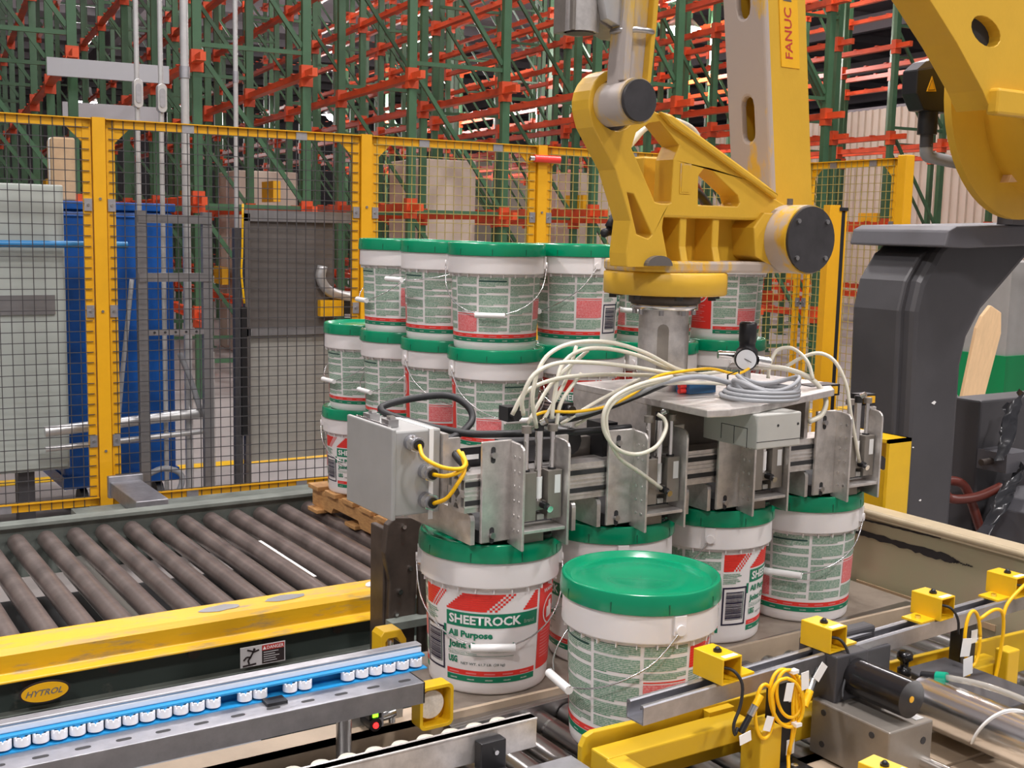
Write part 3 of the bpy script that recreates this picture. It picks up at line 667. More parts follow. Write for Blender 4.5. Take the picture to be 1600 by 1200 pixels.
# ---------------- reflector guard, small yellow guard, photo eye under guide
t = thing('reflector_guard', 'yellow square guard around a round reflector beside the nearest gripped pail', 'reflector', (1.045, 1.885, .752), R(0))
def rrect(hw, hh, r, n=5): return arc(hw-r, hh-r, r, 0, 90, n)+arc(-hw+r, hh-r, r, 90, 180, n)+arc(-hw+r, -hh+r, r, 180, 270, n)+arc(hw-r, -hh+r, r, 270, 360, n)
obj('frame', MB().prism(rrect(.036, .042, .012), -.028, .006, 'sensor_yellow', holes=[rrect(.0295, .0355, .008)]), t, bev=.001)
obj('reflector', MB().cyl((-.004, .004, 0), (-.004, -.012, 0), .0275, n=28, m='reflector'), t)
obj('back_plate', MB().box(-.03, .03, .003, .006, -.036, .036, 'sensor_yellow'), t)
t = thing('sensor_guard', 'small yellow bent sensor guard behind the end of the wheel guide', 'sensor guard', (1.125, 2.22, .69))
obj('hood', MB().prism([(-.03, 0), (-.03, .085), (-.022, .094), (.018, .094), (.032, .07), (.032, .052), (.016, .066), (.008, .078), (-.012, .078), (-.018, .07), (-.018, 0)], -.025, .02, 'sensor_yellow'), t, bev=.002)
obj('sensor', MB().cyl((0, -.0, .03), (0, -.0, .068), .012, n=12, m='bright_steel'), t)
t = thing('photo_eye', 'black photo eye with red and green lights under the wheel guide', 'sensor', (.945, 1.935, .705))
obj('body', MB().cyl((0, -.022, .012), (0, .02, .012), .013, n=16, m='black_plastic').box(-.012, .014, -.018, .01, .022, .036, 'black_plastic'), t)
obj('red_light', MB().sphere((0, -.022, .011), .006, 'led_red'), t); obj('green_light', MB().box(-.005, .006, -.020, -.018, .026, .033, 'led_green'), t)
obj('elbow', MB().cyl((.02, .0, .016), (.05, .0, .020), .010, n=12, m='bright_steel').cyl((.045, 0, .0), (.045, 0, .045), .007, n=10, m='bright_steel').box(.012, .022, -.01, .02, .0, .05, 'galv'), t)
obj('plate', MB().box(-.03, .08, .022, .03, -.01, .08, 'box_grey'), t)
t = thing('motor', 'dark grey conveyor motor drum under the left end of the guide', 'motor', (.36, 2.12, .0))
obj('drum', MB().cyl((-.02, 0, .62), (.42, 0, .62), .06, n=24, m='hose_grey'), t); obj('stand', MB().box(.0, .36, -.05, .05, 0, .57, 'frame_green'), t)
obj('fitting', MB().cyl((.40, -.10, .60), (.45, -.05, .63), .012, n=10, m='bright_steel').tube([(.45, -.05, .63), (.50, -.03, .62), (.55, .0, .55)], .014, m='hose_grey'), t)
t = thing('indicator_block', 'small relay block with a green light under the wheel guide at left', 'sensor', (.265, 1.94, .70))
obj('body', MB().box(-.025, .0, -.01, .03, 0, .06, 'black_plastic').box(.0, .012, -.012, .03, 0, .058, 'rust_brown').box(.012, .03, -.012, .03, 0, .055, 'cardboard'), t)
obj('light', MB().sphere((.022, -.014, .04), .005, 'led_green'), t)

# ================================================================== END PANEL
t = thing('end_panel', 'olive beige steel end panel with rounded top edge and black marks', 'panel', (0, 0, 0))
obj('panel', MB().box(2.60, 2.625, 1.20, 2.30, .40, .885, 'beige_panel'), t)
obj('top_edge', MB().box(2.59, 2.65, 1.20, 2.30, .872, .895, 'beige_edge').cyl((2.595, 1.20, .886), (2.595, 2.30, .886), .010, n=12, m='beige_edge'), t)
mk = MB(); rr = random.Random(2)
def ragged(y0, y1, z0a, z0b, h0, h1, n=24):
    top = []; bot = []
    for i in range(n+1):
        f = i/n; y = y0+(y1-y0)*f; zc = z0a+(z0b-z0a)*f; h = h0+(h1-h0)*f
        top.append((y, zc+h*(.6+.6*rr.random()))); bot.append((y, zc-h*(.6+.6*rr.random())))
    vs = [(2.5985, y, z) for y, z in top]+[(2.5985, y, z) for y, z in bot]
    mk.add(vs, [(i, i+1, n+2+i, n+1+i) for i in range(n)], 'black_mark')
ragged(2.22, 1.90, .822, .820, .008, .011); ragged(1.90, 1.87, .820, .818, .010, .003, 8); ragged(2.22, 1.93, .860, .868, .003, .003)
for i in range(22):
    y = 1.885-.0025*i-rr.random()*.001; ragged(y, y-.003, .818+.005*(rr.random()-.5), .816+.005*(rr.random()-.5), .0022, .0016, 3)
obj('paint_marks', mk, t)
obj('rust_line', MB().box(2.5975, 2.60, 1.75, 2.2, .668, .684, 'cardboard'), t)
obj('yellow_sticker', MB().box(2.5975, 2.60, 2.02, 2.14, .645, .672, 'sensor_yellow').prism([(2.095, .652), (2.075, .652), (2.085, .668)], 2.5965, 2.5975, 'sign_black', ax='x'), t)
for y in (1.3, 2.25): obj('leg', MB().box(2.63, 2.68, y-.03, y+.03, 0, .86, 'frame_green'), t)
t = thing('corner_channel', 'bright yellow steel channel column behind the end of the gripper', 'column', (0, 0, 0))
obj('web', MB().prism([(2.20, .0), (2.42, .0), (2.42, 1.08), (2.20, 1.08)], 2.775, 2.785, 'sensor_yellow', holes=[arc(2.285, .99, .022, 0, 360, 16)[:-1]], ax='x'), t)
obj('flange', MB().box(2.69, 2.785, 2.19, 2.20, 0, 1.08, 'sensor_yellow').box(2.69, 2.785, 2.42, 2.43, 0, 1.08, 'sensor_yellow').box(2.69, 2.785, 2.19, 2.43, 1.07, 1.08, 'sensor_yellow'), t)

# ================================================================== PUSHER
t = thing('pusher', 'yellow pusher plate with square tube frame across the roller lane', 'pusher', (0, 0, 0))
obj('plate', MB().prism([(1.13, .700), (2.40, .690), (2.40, .782), (1.155, .812), (1.138, .806), (1.13, .79)], 1.512, 1.524, 'pusher_yellow'), t, bev=.002)
obj('tube_frame', MB().box(1.14, 1.46, 1.452, 1.50, .755, .792, 'pusher_yellow').box(1.135, 1.175, 1.30, 1.452, .755, .792, 'pusher_yellow').box(1.50, 2.20, 1.452, 1.505, .722, .765, 'pusher_yellow').box(2.16, 2.20, 1.42, 1.452, .722, .80, 'pusher_yellow'), t, bev=.003)
obj('leg', MB().box(1.425, 1.475, 1.39, 1.44, .70, .80, 'pusher_yellow'), t, bev=.003)
obj('tab', MB().box(1.40, 1.46, 1.495, 1.513, .785, .800, 'pusher_yellow'), t)
obj('tab', MB().box(1.75, 1.83, 1.495, 1.513, .76, .775, 'pusher_yellow'), t)
# ================================================================== STRUT RAIL + SENSORS
t = thing('strut_rail', 'galvanised open strut channel carrying the yellow sensor boxes', 'rail', (0, 0, 0))
obj('channel', MB().prism([(1.420, .872), (1.461, .872), (1.461, .902), (1.459, .9045), (1.454, .9045), (1.452, .902), (1.452, .897), (1.4545, .897), (1.4545, .8995), (1.4585, .8995), (1.4585, .8745), (1.4225, .8745), (1.4225, .8995), (1.4265, .8995), (1.4265, .897), (1.429, .897), (1.429, .902), (1.427, .9045), (1.422, .9045), (1.420, .902)], 1.165, 2.6, 'galv', ax='x', M=Matrix.Translation((1.165, 1.44, 0)) @ Matrix.Rotation(R(3.4), 4, 'Z') @ Matrix.Translation((-1.165, -1.461, -.0095))), t)
for x in (1.50, 2.06):
    pf = 'black rectangular post under the strut rail, left of the cylinder block' if x < 1.8 else 'black rectangular post under the strut rail, right of the cylinder block'
    p_ = thing('support_post', pf, 'post', (x+.02, 1.4195+.0594*(x+.02-1.165), .70), 0, 'black rail posts')
    obj('tube', MB().box(-.024, .024, -.015, .015, 0, .162, 'black_plastic'), p_, bev=.003)
    obj('foot_plate', MB().box(-.03, .03, -.06, .03, .0, .008, 'black_plastic'), p_); obj('bolt', MB().cyl((0, -.042, .008), (0, -.042, .014), .007, n=6, m='bright_steel'), p_)
    for k, z in enumerate((.02, .12)): obj('label_tag', MB().box(.004, .024, -.0165, -.0155, z, z+.028, 'tag_white'), p_)
def sensor_box(x, foot, label, cable, z=.896):
    t = thing('sensor_box', label, 'sensor', (x, 1.3885+.0594*(x-1.165), z), R(3.4), 'yellow sensor boxes')
    obj('housing', MB().prism([(0, 0), (.046, 0), (.046, .046), (0, .046)], 0, .07, 'sensor_yellow', holes=[[(.003, .003), (.043, .003), (.043, .043), (.003, .043)]]).box(.002, .044, .064, .07, .002, .044, 'sensor_yellow'), t, bev=.0012)
    obj('foot', MB().box(.046 if foot > 0 else -.045, .092 if foot > 0 else 0, .012, .058, -.001, .003, 'sensor_yellow'), t)
    obj('foot_bolt', MB().cyl((.072 if foot > 0 else -.024, .035, .003), (.072 if foot > 0 else -.024, .035, .008), .006, n=6, m='bright_steel'), t)
    obj('knob', MB().cyl((.022, .035, .046), (.022, .035, .050), .0075, n=12, m='black_plastic').sphere((.022, .035, .050), .0055, 'black_plastic'), t)
    obj('sticker', MB().box(.008, .040, .004, .014, .0462, .0466, 'tag_white'), t)
    obj('sensor', MB().box(.004, .022, .02, .064, .004, .038, 'sensor_yellow').box(.005, .011, .018, .0195, .008, .036, 'sign_black'), t)
    if cable: obj('cable', MB().tube(cable, .0028, 8, 'black_rubber'), t)
    return t
sensor_box(1.335, 1, 'yellow sensor box on the strut rail in front of the loose pail', [(.012, .02, .026), (.026, .0, .022), (.036, -.012, .0), (.032, -.014, -.035), (.018, -.014, -.065), (.022, -.014, -.085), (.03, -.012, -.075)])
sensor_box(1.613, 1, 'yellow sensor box on the strut rail above the black motor', [(.012, .02, .026), (.028, .0, .022), (.036, -.014, -.005), (.028, -.018, -.035), (.012, -.024, -.06), (.005, -.03, -.075)])
sensor_box(1.949, -1, 'yellow sensor box on the strut rail between motor and right black post', [(.012, .02, .03), (.034, .0, .022), (.042, -.012, .0), (.044, -.014, -.03)])
sensor_box(2.215, -1, 'yellow sensor box on the strut rail at the right picture edge', [(.012, .02, .026), (.034, .0, .022), (.040, -.012, -.01), (.04, -.012, -.05)])
t = sensor_box(1.515, 1, 'yellow sensor box with chrome sensor barrel at the bottom right', None, .755); t.location = (1.475, 1.145, .762); t.rotation_euler = (0, 0, R(8))
obj('barrel', MB().cyl((.022, .01, .014), (-.05, .02, .012), .010, n=14, m='bright_steel'), t)
obj('stand', MB().box(.0, .046, .02, .05, -.066, -.001, 'sensor_yellow'), t)
# yellow cables
def loop(cx, cz, rx, rz_, y, n=12, a0=0, tl=0):
    return [(cx+rx*math.cos(R(a0+360*i/n))+tl*rz_*math.sin(R(a0+360*i/n)), y+.004*math.sin(R(360*i/n)), cz+rz_*math.sin(R(a0+360*i/n))) for i in range(n+1)]
t = thing('sensor_cable', 'coiled yellow sensor cable hanging in front of the left black post', 'cable', (0, 0, 0))
for cx, cz, rx, rz_, y, a0, tl in ((1.470, .855, .034, .050, 1.385, 0, -.15), (1.476, .862, .028, .043, 1.379, 40, -.15), (1.466, .850, .033, .046, 1.373, 80, -.25)):
    obj('coil', MB().tube(loop(cx, cz, rx, rz_, y, a0=a0, tl=tl), .0032, 8, 'cable_yellow'), t)
obj('lead', MB().tube([(1.50, 1.382, .89), (1.492, 1.379, .86), (1.494, 1.377, .82), (1.492, 1.38, .78), (1.488, 1.385, .75), (1.47, 1.37, .715), (1.43, 1.38, .706), (1.38, 1.405, .706)], .0032, 8, 'cable_yellow'), t)
obj('lead', MB().tube([(1.496, 1.382, .89), (1.486, 1.379, .85), (1.487, 1.377, .80), (1.485, 1.38, .75)], .0032, 8, 'cable_yellow'), t)
obj('connector', MB().cyl((1.513, 1.378, .832), (1.532, 1.384, .855), .0068, n=12, m='cable_yellow').cyl((1.532, 1.384, .855), (1.545, 1.388, .872), .0065, n=12, m='bright_steel').cyl((1.545, 1.388, .872), (1.558, 1.392, .888), .0052, n=12, m='black_plastic'), t)
for c, a in (((1.462, 1.368, .872), 10), ((1.50, 1.368, .885), -5), ((1.545, 1.375, .89), 40)): obj('label_tag', MB().box(-.009, .009, -.001, 0, -.016, .016, 'tag_white'), t, c, (0, R(a), 0))
for c in ((1.487, 1.369, .808), (1.482, 1.378, .902)): obj('zip_tie', MB().box(-.007, .007, -.006, .006, -.003, .003, 'tag_white'), t, c)
t = thing('sensor_cable', 'short yellow sensor cable loop hanging over the pusher frame', 'cable', (0, 0, 0))
obj('coil', MB().tube(loop(1.425, .838, .022, .047, 1.386), .0032, 8, 'cable_yellow'), t)
obj('connector', MB().cyl((1.370, 1.385, .812), (1.388, 1.383, .84), .006, .0052, n=12, m='black_plastic').cyl((1.388, 1.383, .84), (1.398, 1.382, .856), .0065, n=12, m='bright_steel').cyl((1.398, 1.382, .856), (1.41, 1.382, .872), .0062, n=12, m='cable_yellow'), t)
for c, a in (((1.425, 1.376, .82), 20), ((1.372, 1.376, .806), 80)): obj('label_tag', MB().box(-.009, .009, -.001, 0, -.013, .013, 'tag_white'), t, c, (0, R(a), 0))
t = thing('sensor_cable', 'yellow sensor cable looped beside the right black post', 'cable', (0, 0, 0))
obj('coil', MB().tube(loop(1.975, .875, .024, .055, 1.378), .0034, 8, 'cable_yellow').tube([(1.985, 1.38, .82), (1.965, 1.38, .79), (1.968, 1.38, .815), (1.955, 1.38, .86)], .0036, 8, 'cable_yellow'), t)
obj('lead', MB().tube([(1.995, 1.38, .91), (2.03, 1.375, .925), (2.06, 1.375, .915), (2.068, 1.375, .87), (2.062, 1.377, .80), (2.05, 1.375, .745), (2.07, 1.36, .72), (2.11, 1.35, .715)], .0036, 8, 'cable_yellow').tube([(2.065, 1.376, .905), (2.08, 1.378, .93), (2.12, 1.378, .955), (2.17, 1.378, .975)], .0036, 8, 'cable_yellow'), t)
for c, a in (((1.945, 1.37, .865), 8), ((1.955, 1.37, .825), -5)): obj('label_tag', MB().box(-.014, .014, -.001, 0, -.018, .018, 'tag_white'), t, c, (0, R(a), 0))
t = thing('sensor_cable', 'two yellow cables lying along the bottom edge near the strut rail', 'cable', (0, 0, 0))
for k in range(2): obj('lead', MB().tube([(1.30, 1.40-.02*k, .704), (1.38, 1.385-.02*k, .705), (1.46, 1.38-.02*k, .71), (1.52, 1.36-.03*k, .705), (1.58, 1.31-.03*k, .702)], .0034, 8, 'cable_yellow'), t)
obj('zip_tie', MB().box(1.40, 1.406, 1.355, 1.40, .700, .712, 'tag_white').box(1.525, 1.531, 1.32, 1.37, .700, .712, 'tag_white'), t)

# ================================================================== PUSHER CYLINDER
t = thing('pusher_cylinder', 'chrome air cylinder with dark mounting blocks and black motor', 'cylinder', (0, 0, 0))
obj('barrel', MB().cyl((1.845, 1.375, .775), (1.845, .70, .775), .047, n=32, m='chrome').cyl((1.845, 1.39, .775), (1.845, 1.375, .775), .044, n=32, m='bright_steel'), t)
obj('front_block', MB().box(1.60, 1.715, 1.262, 1.44, .705, .808, 'block_grey'), t, bev=.003)
obj('side_block', MB().box(1.885, 2.02, 1.24, 1.47, .72, .80, 'dark_grey'), t, bev=.003)
obj('motor_block', MB().box(1.615, 1.70, 1.40, 1.46, .80, .895, 'dark_grey').box(1.70, 1.80, 1.43, 1.47, .82, .878, 'dark_grey'), t, bev=.003)
obj('motor', MB().cyl((1.668, 1.405, .850), (1.668, 1.275, .850), .034, n=28, m='motor_black').cyl((1.668, 1.275, .850), (1.668, 1.274, .850), .006, n=10, m='rack_stop_yellow'), t)
obj('top_bracket', MB().box(1.62, 1.80, 1.468, 1.50, .835, .905, 'dark_grey'), t, bev=.006)
obj('knob', MB().lathe([(.001, .05), (.012, .05), (.0155, .046), (.0155, .036), (.008, .030), (.008, .018), (.013, .016), (.013, 0), (.001, 0)], 16, 'motor_black', (1.855, 1.44, .80)).cyl((1.855, 1.44, .79), (1.855, 1.44, .801), .014, n=16, m='tan_paint'), t)
for x, y, z in ((1.60-.001, 1.41, .79), (1.60-.001, 1.30, .79), (1.60-.001, 1.41, .73), (1.60-.001, 1.30, .73)): obj('screw_hole', MB().cyl((x, y, z), (x+.002, y, z), .006, n=10, m='slot_dark'), t)
obj('screw_hole', MB().cyl((1.69, 1.261, .775), (1.69, 1.263, .775), .007, n=8, m='slot_dark'), t); obj('screw_hole', MB().cyl((1.95, 1.36, .8), (1.95, 1.36, .801), .011, n=12, m='slot_dark'), t)
obj('air_fitting', MB().cyl((1.862, 1.37, .822), (1.866, 1.35, .826), .010, n=12, m='fitting_green').cyl((1.858, 1.40, .815), (1.862, 1.37, .822), .008, n=12, m='black_plastic'), t)
obj('air_line', MB().tube([(1.866, 1.35, .826), (1.872, 1.28, .835), (1.87, 1.2, .838), (1.862, 1.10, .834), (1.87, .9, .835)], .0062, 10, 'clear_tube'), t)
obj('guide_rod', MB().cyl((1.695, 1.262, .735), (1.695, .70, .735), .011, n=16, m='chrome'), t)
obj('guide_rod', MB().cyl((1.945, 1.24, .745), (1.945, .70, .745), .009, n=14, m='motor_black'), t)
zt_ = MB().tube([(1.845+.0485*math.cos(R(a)), 1.16+.0004*a, .775+.0485*math.sin(R(a))) for a in range(-30, 215, 20)], .0022, 6, 'tag_white'); obj('zip_tie', zt_, t)
obj('spec_label', MB().box(1.685, 1.705, 1.275, 1.34, .8083, .8088, 'tag_white'), t)
obj('yellow_plate', MB().prism([(2.05, .95), (2.20, 1.17), (2.18, 1.20), (2.12, 1.235), (1.98, 1.10)], .70, .706, 'pusher_yellow', ax='z'), t)

# ================================================================== GRIPPER
GX = 1.311; GS = .3164
t = thing('gripper_tool', 'aluminium four-head pail gripper hanging from the robot wrist', 'gripper', (1.772, 2.107, 1.29)); GT = t
off = Vector((-1.772, -2.107, -1.29))
def gp(name, mb, parent=None, **k):
    o = obj(name, mb, parent or GT, **k)
    if parent is None: o.location = off
    return o
# extrusion profile
def prof(y0, z0, w_, h_):
    e = [(y0, z0), (y0+w_, z0), (y0+w_, z0+h_), (y0, z0+h_)]
    hs = []
    for cz in (z0+h_*.5,):
        hs.append([(y0+w_*.5-.015, cz), (y0+w_*.5, cz-.015), (y0+w_*.5+.015, cz), (y0+w_*.5, cz+.015)])
    for cz in (z0+h_*.13, z0+h_*.87): hs.append([(y0+w_*.5-.011, cz-.004), (y0+w_*.5+.011, cz-.004), (y0+w_*.5+.004, cz+.006), (y0+w_*.5-.004, cz+.006)])
    for cz in (z0+h_*.27, z0+h_*.73):
        for s_ in (.12, .88): hs.append([(y0+w_*s_-.006, cz-.010), (y0+w_*s_+.006, cz-.010), (y0+w_*s_+.006, cz+.010), (y0+w_*s_-.006, cz+.010)])
        hs.append(arc(y0+w_*.5, cz, .003, 0, 360, 6)[:-1])
    return e, hs
e, hs = prof(1.985, 1.083, .065, .078)
bm_ = MB().prism(e, 1.172, 2.372, 'alu', holes=hs, ax='x')
beam = gp('beam', bm_)
gv = MB()
for z in (1.103, 1.141): gv.box(1.174, 2.37, 1.9835, 1.9855, z-.005, z+.005, 'slot_dark')
for z in (1.094, 1.117, 1.126, 1.150): gv.box(1.172, 2.372, 1.983, 1.9855, z-.0015, z+.0015, 'alu')
gp('slot_groove', gv)
def l_bracket(s_, xf):
    # s_=-1: wing to the left of flange at xf ; +1: wing to the right
    w0, w1 = (xf-.070, xf) if s_ < 0 else (xf, xf+.030)
    b = MB().box(w0, w1, 1.972, 1.980, 1.020, 1.228, 'alu')
    fl = [(1.980, 1.012), (1.925, 1.006)]+[(1.925, 1.196)]+arc(1.943, 1.206, .018, 180, 90, 4)+[(1.980, 1.226)]
    b.prism(fl, xf-.003, xf+.003, 'alu', ax='x')
    return b
def rivets(xf, s_):
    b = MB()
    for z in (1.045, 1.075, 1.105, 1.135, 1.165, 1.195):
        for y in (1.939, 1.957): b.cyl((xf-.003, y, z), (xf-.0045, y, z), .0038, n=6, m='slot_dark' if int(z*1000) % 60 == 45 else 'bright_steel')
    return b
rod_m = 'bright_steel'
for k in range(4):
    dx = GS*k; xl, xr = 1.275+dx, 1.385+dx
    hd = gp('gripper_head', l_bracket(-1, xl))
    bev_ = hd.modifiers.new('bevel', 'BEVEL'); bev_.width = .0015; bev_.segments = 1; bev_.limit_method = 'ANGLE'
    obj('right_bracket', l_bracket(1, xr), hd, bev=.0015)
    tag(obj('rivet', rivets(xl, -1), hd), kind='stuff')
    for zz_ in (1.035, 1.20): obj('slot_bolt', MB().prism(arc(xl-.045, zz_+.012, .005, 0, 180, 4)+arc(xl-.045, zz_-.012, .005, 180, 360, 4), 1.9705, 1.972, 'slot_dark').cyl((xl-.045, 1.965, zz_), (xl-.045, 1.972, zz_), .0065, n=8, m='steel'), hd)
    for zz_ in (1.04, 1.15, 1.19): obj('slot_bolt', MB().cyl((xr+.015, 1.966, zz_), (xr+.015, 1.972, zz_), .006, n=8, m='steel'), hd)
    obj('guide_block', MB().box(xl+.006, xl+.042, 1.942, 1.972, 1.062, 1.163, 'block_grey'), hd, bev=.0015)
    rbk = obj('guide_block', MB().box(xr-.040, xr-.005, 1.942, 1.972, 1.062, 1.163, 'block_grey'), hd, bev=.0015)
    obj('spec_label', MB().box(xr-.024, xr-.010, 1.9412, 1.942, 1.115, 1.153, 'tag_white'), hd)
    obj('block_bridge', MB().box(xl+.042, xr-.04, 1.948, 1.972, 1.082, 1.100, 'block_grey').box(xl+.048, xr-.046, 1.946, 1.972, 1.062, 1.072, 'panel_pale'), hd)
    for x in (xl+.024, xr-.022): obj('guide_rod', MB().cyl((x, 1.957, 1.163), (x, 1.957, 1.252), .0055, n=12, m=rod_m).cyl((x, 1.957, 1.163), (x, 1.957, 1.166), .009, n=12, m='black_plastic').cyl((x, 1.957, 1.242), (x, 1.957, 1.256), .0105, n=12, m='alu_dark'), hd)
    obj('air_cylinder', MB().cyl((xl+.055, 1.958, 1.10), (xl+.055, 1.958, 1.245), .0085, n=14, m='bright_steel').cyl((xl+.055, 1.958, 1.105), (xl+.055, 1.958, 1.15), .0092, n=14, m='white_plastic').cyl((xl+.055, 1.958, 1.245), (xl+.055, 1.958, 1.262), .010, n=12, m='black_plastic'), hd)
    obj('fitting', MB().cyl((xl+.060, 1.948, 1.093), (xl+.060, 1.930, 1.092), .0075, n=10, m='black_plastic').cyl((xl+.066, 1.936, 1.088), (xl+.066, 1.926, 1.086), .007, n=10, m='bright_steel'), hd)
    obj('top_fitting', MB().cyl((xl+.055, 1.95, 1.262), (xl+.06, 1.94, 1.268), .007, n=10, m='bright_steel'), hd)
    obj('shelf', MB().box(xl+.004, xr-.004, 1.928, 1.985, 1.040, 1.047, 'alu'), hd, bev=.001)
    obj('finger_plate', MB().box(xl-.0, xl+.075, 1.962, 1.972, 1.006, 1.040, 'alu_dark').box(xl-.06, xr+.03, 1.99, 2.20, 1.014, 1.04, 'slot_dark'), hd)
    for pxx, y1 in ((GX-.118+dx, 2.30), (GX+.132+dx, 2.26)):
        pp = [(1.985, 1.016), (1.985, 1.066)]+arc(1.997, 1.066, .012, 180, 90, 3)+[(y1, 1.078), (y1, 1.016)]
        obj('paddle', MB().prism(pp, pxx-.005, pxx+.005, 'alu', ax='x'), hd, bev=.001)
# carrying plates
top = gp('mount_plate', MB().prism([(1.645, 1.805), (1.70, 1.795), (1.80, 1.81), (2.16, 1.93), (2.25, 2.03), (2.2, 2.28), (1.645, 2.28)], 1.272, 1.288, 'alu', ax='z'), bev=.002)
gp('side_plate', MB().box(1.645, 1.657, 2.0, 2.28, 1.10, 1.272, 'alu'))
gp('back_plate', MB().box(1.657, 2.15, 2.055, 2.067, 1.09, 1.272, 'alu_dark'))
gp('back_plate', MB().box(1.20, 1.64, 2.065, 2.085, 1.14, 1.20, 'alu_dark').cyl((1.46, 2.03, 1.20), (1.46, 2.08, 1.20), .03, n=16, m='black_plastic').box(1.54, 1.58, 2.02, 2.08, 1.16, 1.235, 'black_plastic').box(1.30, 1.42, 2.03, 2.08, 1.165, 1.21, 'dark_grey'))
gp('cross_plate', MB().box(2.14, 2.152, 2.0, 2.28, 1.10, 1.272, 'alu'))
# enclosure below the plate
en = gp('enclosure', MB().box(1.775, 1.905, 1.79, 1.96, 1.196, 1.271, 'enclosure_grey'), bev=.003)
ln = MB()
for p, q in (((1.90, 1.238), (1.82, 1.238)), ((1.90, 1.238), (1.90, 1.205)), ((1.86, 1.238), (1.86, 1.2)), ((1.82, 1.238), (1.82, 1.196))): ln.box(1.7742, 1.775, min(p[0], q[0])-.0006, max(p[0], q[0])+.0006, min(p[1], q[1])-.0006, max(p[1], q[1])+.0006, 'slot_dark')
obj('pen_lines', ln, en); obj('lid_seam', MB().box(1.774, 1.906, 1.7893, 1.7900, 1.212, 1.2132, 'slot_dark'), en)
for x in (1.835, 1.895): obj('screw', MB().cyl((x, 1.789, 1.245), (x, 1.79, 1.245), .003, n=8, m='slot_dark'), en)
# control box
cbx = gp('control_box', MB().box(1.052, 1.160, 2.062, 2.262, 1.072, 1.246, 'box_grey'), bev=.004)
obj('door', MB().box(1.046, 1.056, 2.056, 2.268, 1.066, 1.252, 'box_grey'), cbx, bev=.003)
obj('hinge', MB().box(1.056, 1.066, 2.10, 2.24, 1.247, 1.251, 'bright_steel').cyl((1.056, 2.09, 1.252), (1.056, 2.24, 1.252), .003, n=8, m='bright_steel'), cbx)
for y in (2.12, 2.205): obj('latch', MB().box(1.062, 1.085, y-.016, y+.016, 1.247, 1.262, 'steel').box(1.07, 1.082, y-.008, y+.008, 1.262, 1.268, 'bright_steel'), cbx)
glm = MB().cyl((0, 0, 0), (0, -.012, 0), .0165, n=14, m='galv').cyl((0, -.012, 0), (0, -.026, 0), .0175, n=6, m='bright_steel').cyl((0, -.026, 0), (0, -.032, 0), .014, n=14, m='galv').cyl((0, -.032, 0), (0, -.036, 0), .011, n=12, m='black_plastic').mesh('cable_gland')
for x, z in ((1.091, 1.222), (1.124, 1.160), (1.125, 1.101)): obj('cable_gland', glm, cbx, (x, 2.061, z))
obj('plug', MB().cyl((1.125, 2.061, 1.198), (1.125, 2.0605, 1.198), .016, n=16, m='box_grey'), cbx)
obj('strap', MB().box(1.132, 1.142, 2.0595, 2.061, 1.06, 1.246, 'tag_white').box(1.132, 1.142, 2.06, 2.24, 1.246, 1.2475, 'tag_white'), cbx)
gp('box_bracket', MB().box(1.160, 1.172, 2.052, 2.262, 1.09, 1.235, 'alu').box(1.172, 1.20, 2.052, 2.06, 1.09, 1.225, 'alu'))
obj('spec_label', MB().box(1.20, 1.30, 2.062, 2.0645, 1.16, 1.20, 'black_plastic').box(1.22, 1.25, 2.061, 2.062, 1.175, 1.185, 'tag_white'), GT).location = off
# regulator
rg = gp('air_regulator', MB().lathe([(.001, 0), (.022, 0), (.026, .01), (.026, .04), (.019, .048), (.019, .058), (.021, .062), (.021, .103), (.018, .108), (.001, .108)], 18, 'black_plastic', (1.995, 2.06, 1.335)))
obj('gauge', MB().cyl((1.975, 2.045, 1.358), (1.955, 2.020, 1.358), .0265, n=24, m='black_plastic').cyl((1.955, 2.020, 1.358), (1.9535, 2.018, 1.358), .0235, n=24, m='gauge_face'), rg)
gd = Matrix.Translation((1.9530, 2.0173, 1.358)) @ Matrix.Rotation(math.atan2(-.020, -.025)-math.pi/2+math.pi, 4, 'Z')
nd = MB().box(-.013, .013, -.0004, .0004, -.0008, .0008, 'sign_black', gd @ Matrix.Rotation(R(25), 4, 'Y'))
obj('needle', nd, rg)
obj('fitting', MB().cyl((1.97, 2.07, 1.362), (1.93, 2.09, 1.364), .010, n=8, m='bright_steel'), rg)
obj('fitting', MB().cyl((2.02, 2.05, 1.35), (2.05, 2.04, 1.345), .012, n=8, m='bright_steel'), rg)
obj('stem', MB().cyl((1.995, 2.06, 1.288), (1.995, 2.06, 1.335), .012, n=10, m='bright_steel'), rg)
vb = gp('valve_block', MB().box(1.765, 1.845, 2.0, 2.045, 1.289, 1.311, 'valve_blue')); obj('button', MB().cyl((1.766, 2.015, 1.306), (1.748, 2.015, 1.306), .006, n=10, m='valve_red').cyl((1.766, 2.015, 1.295), (1.748, 2.015, 1.295), .006, n=10, m='valve_red'), vb)
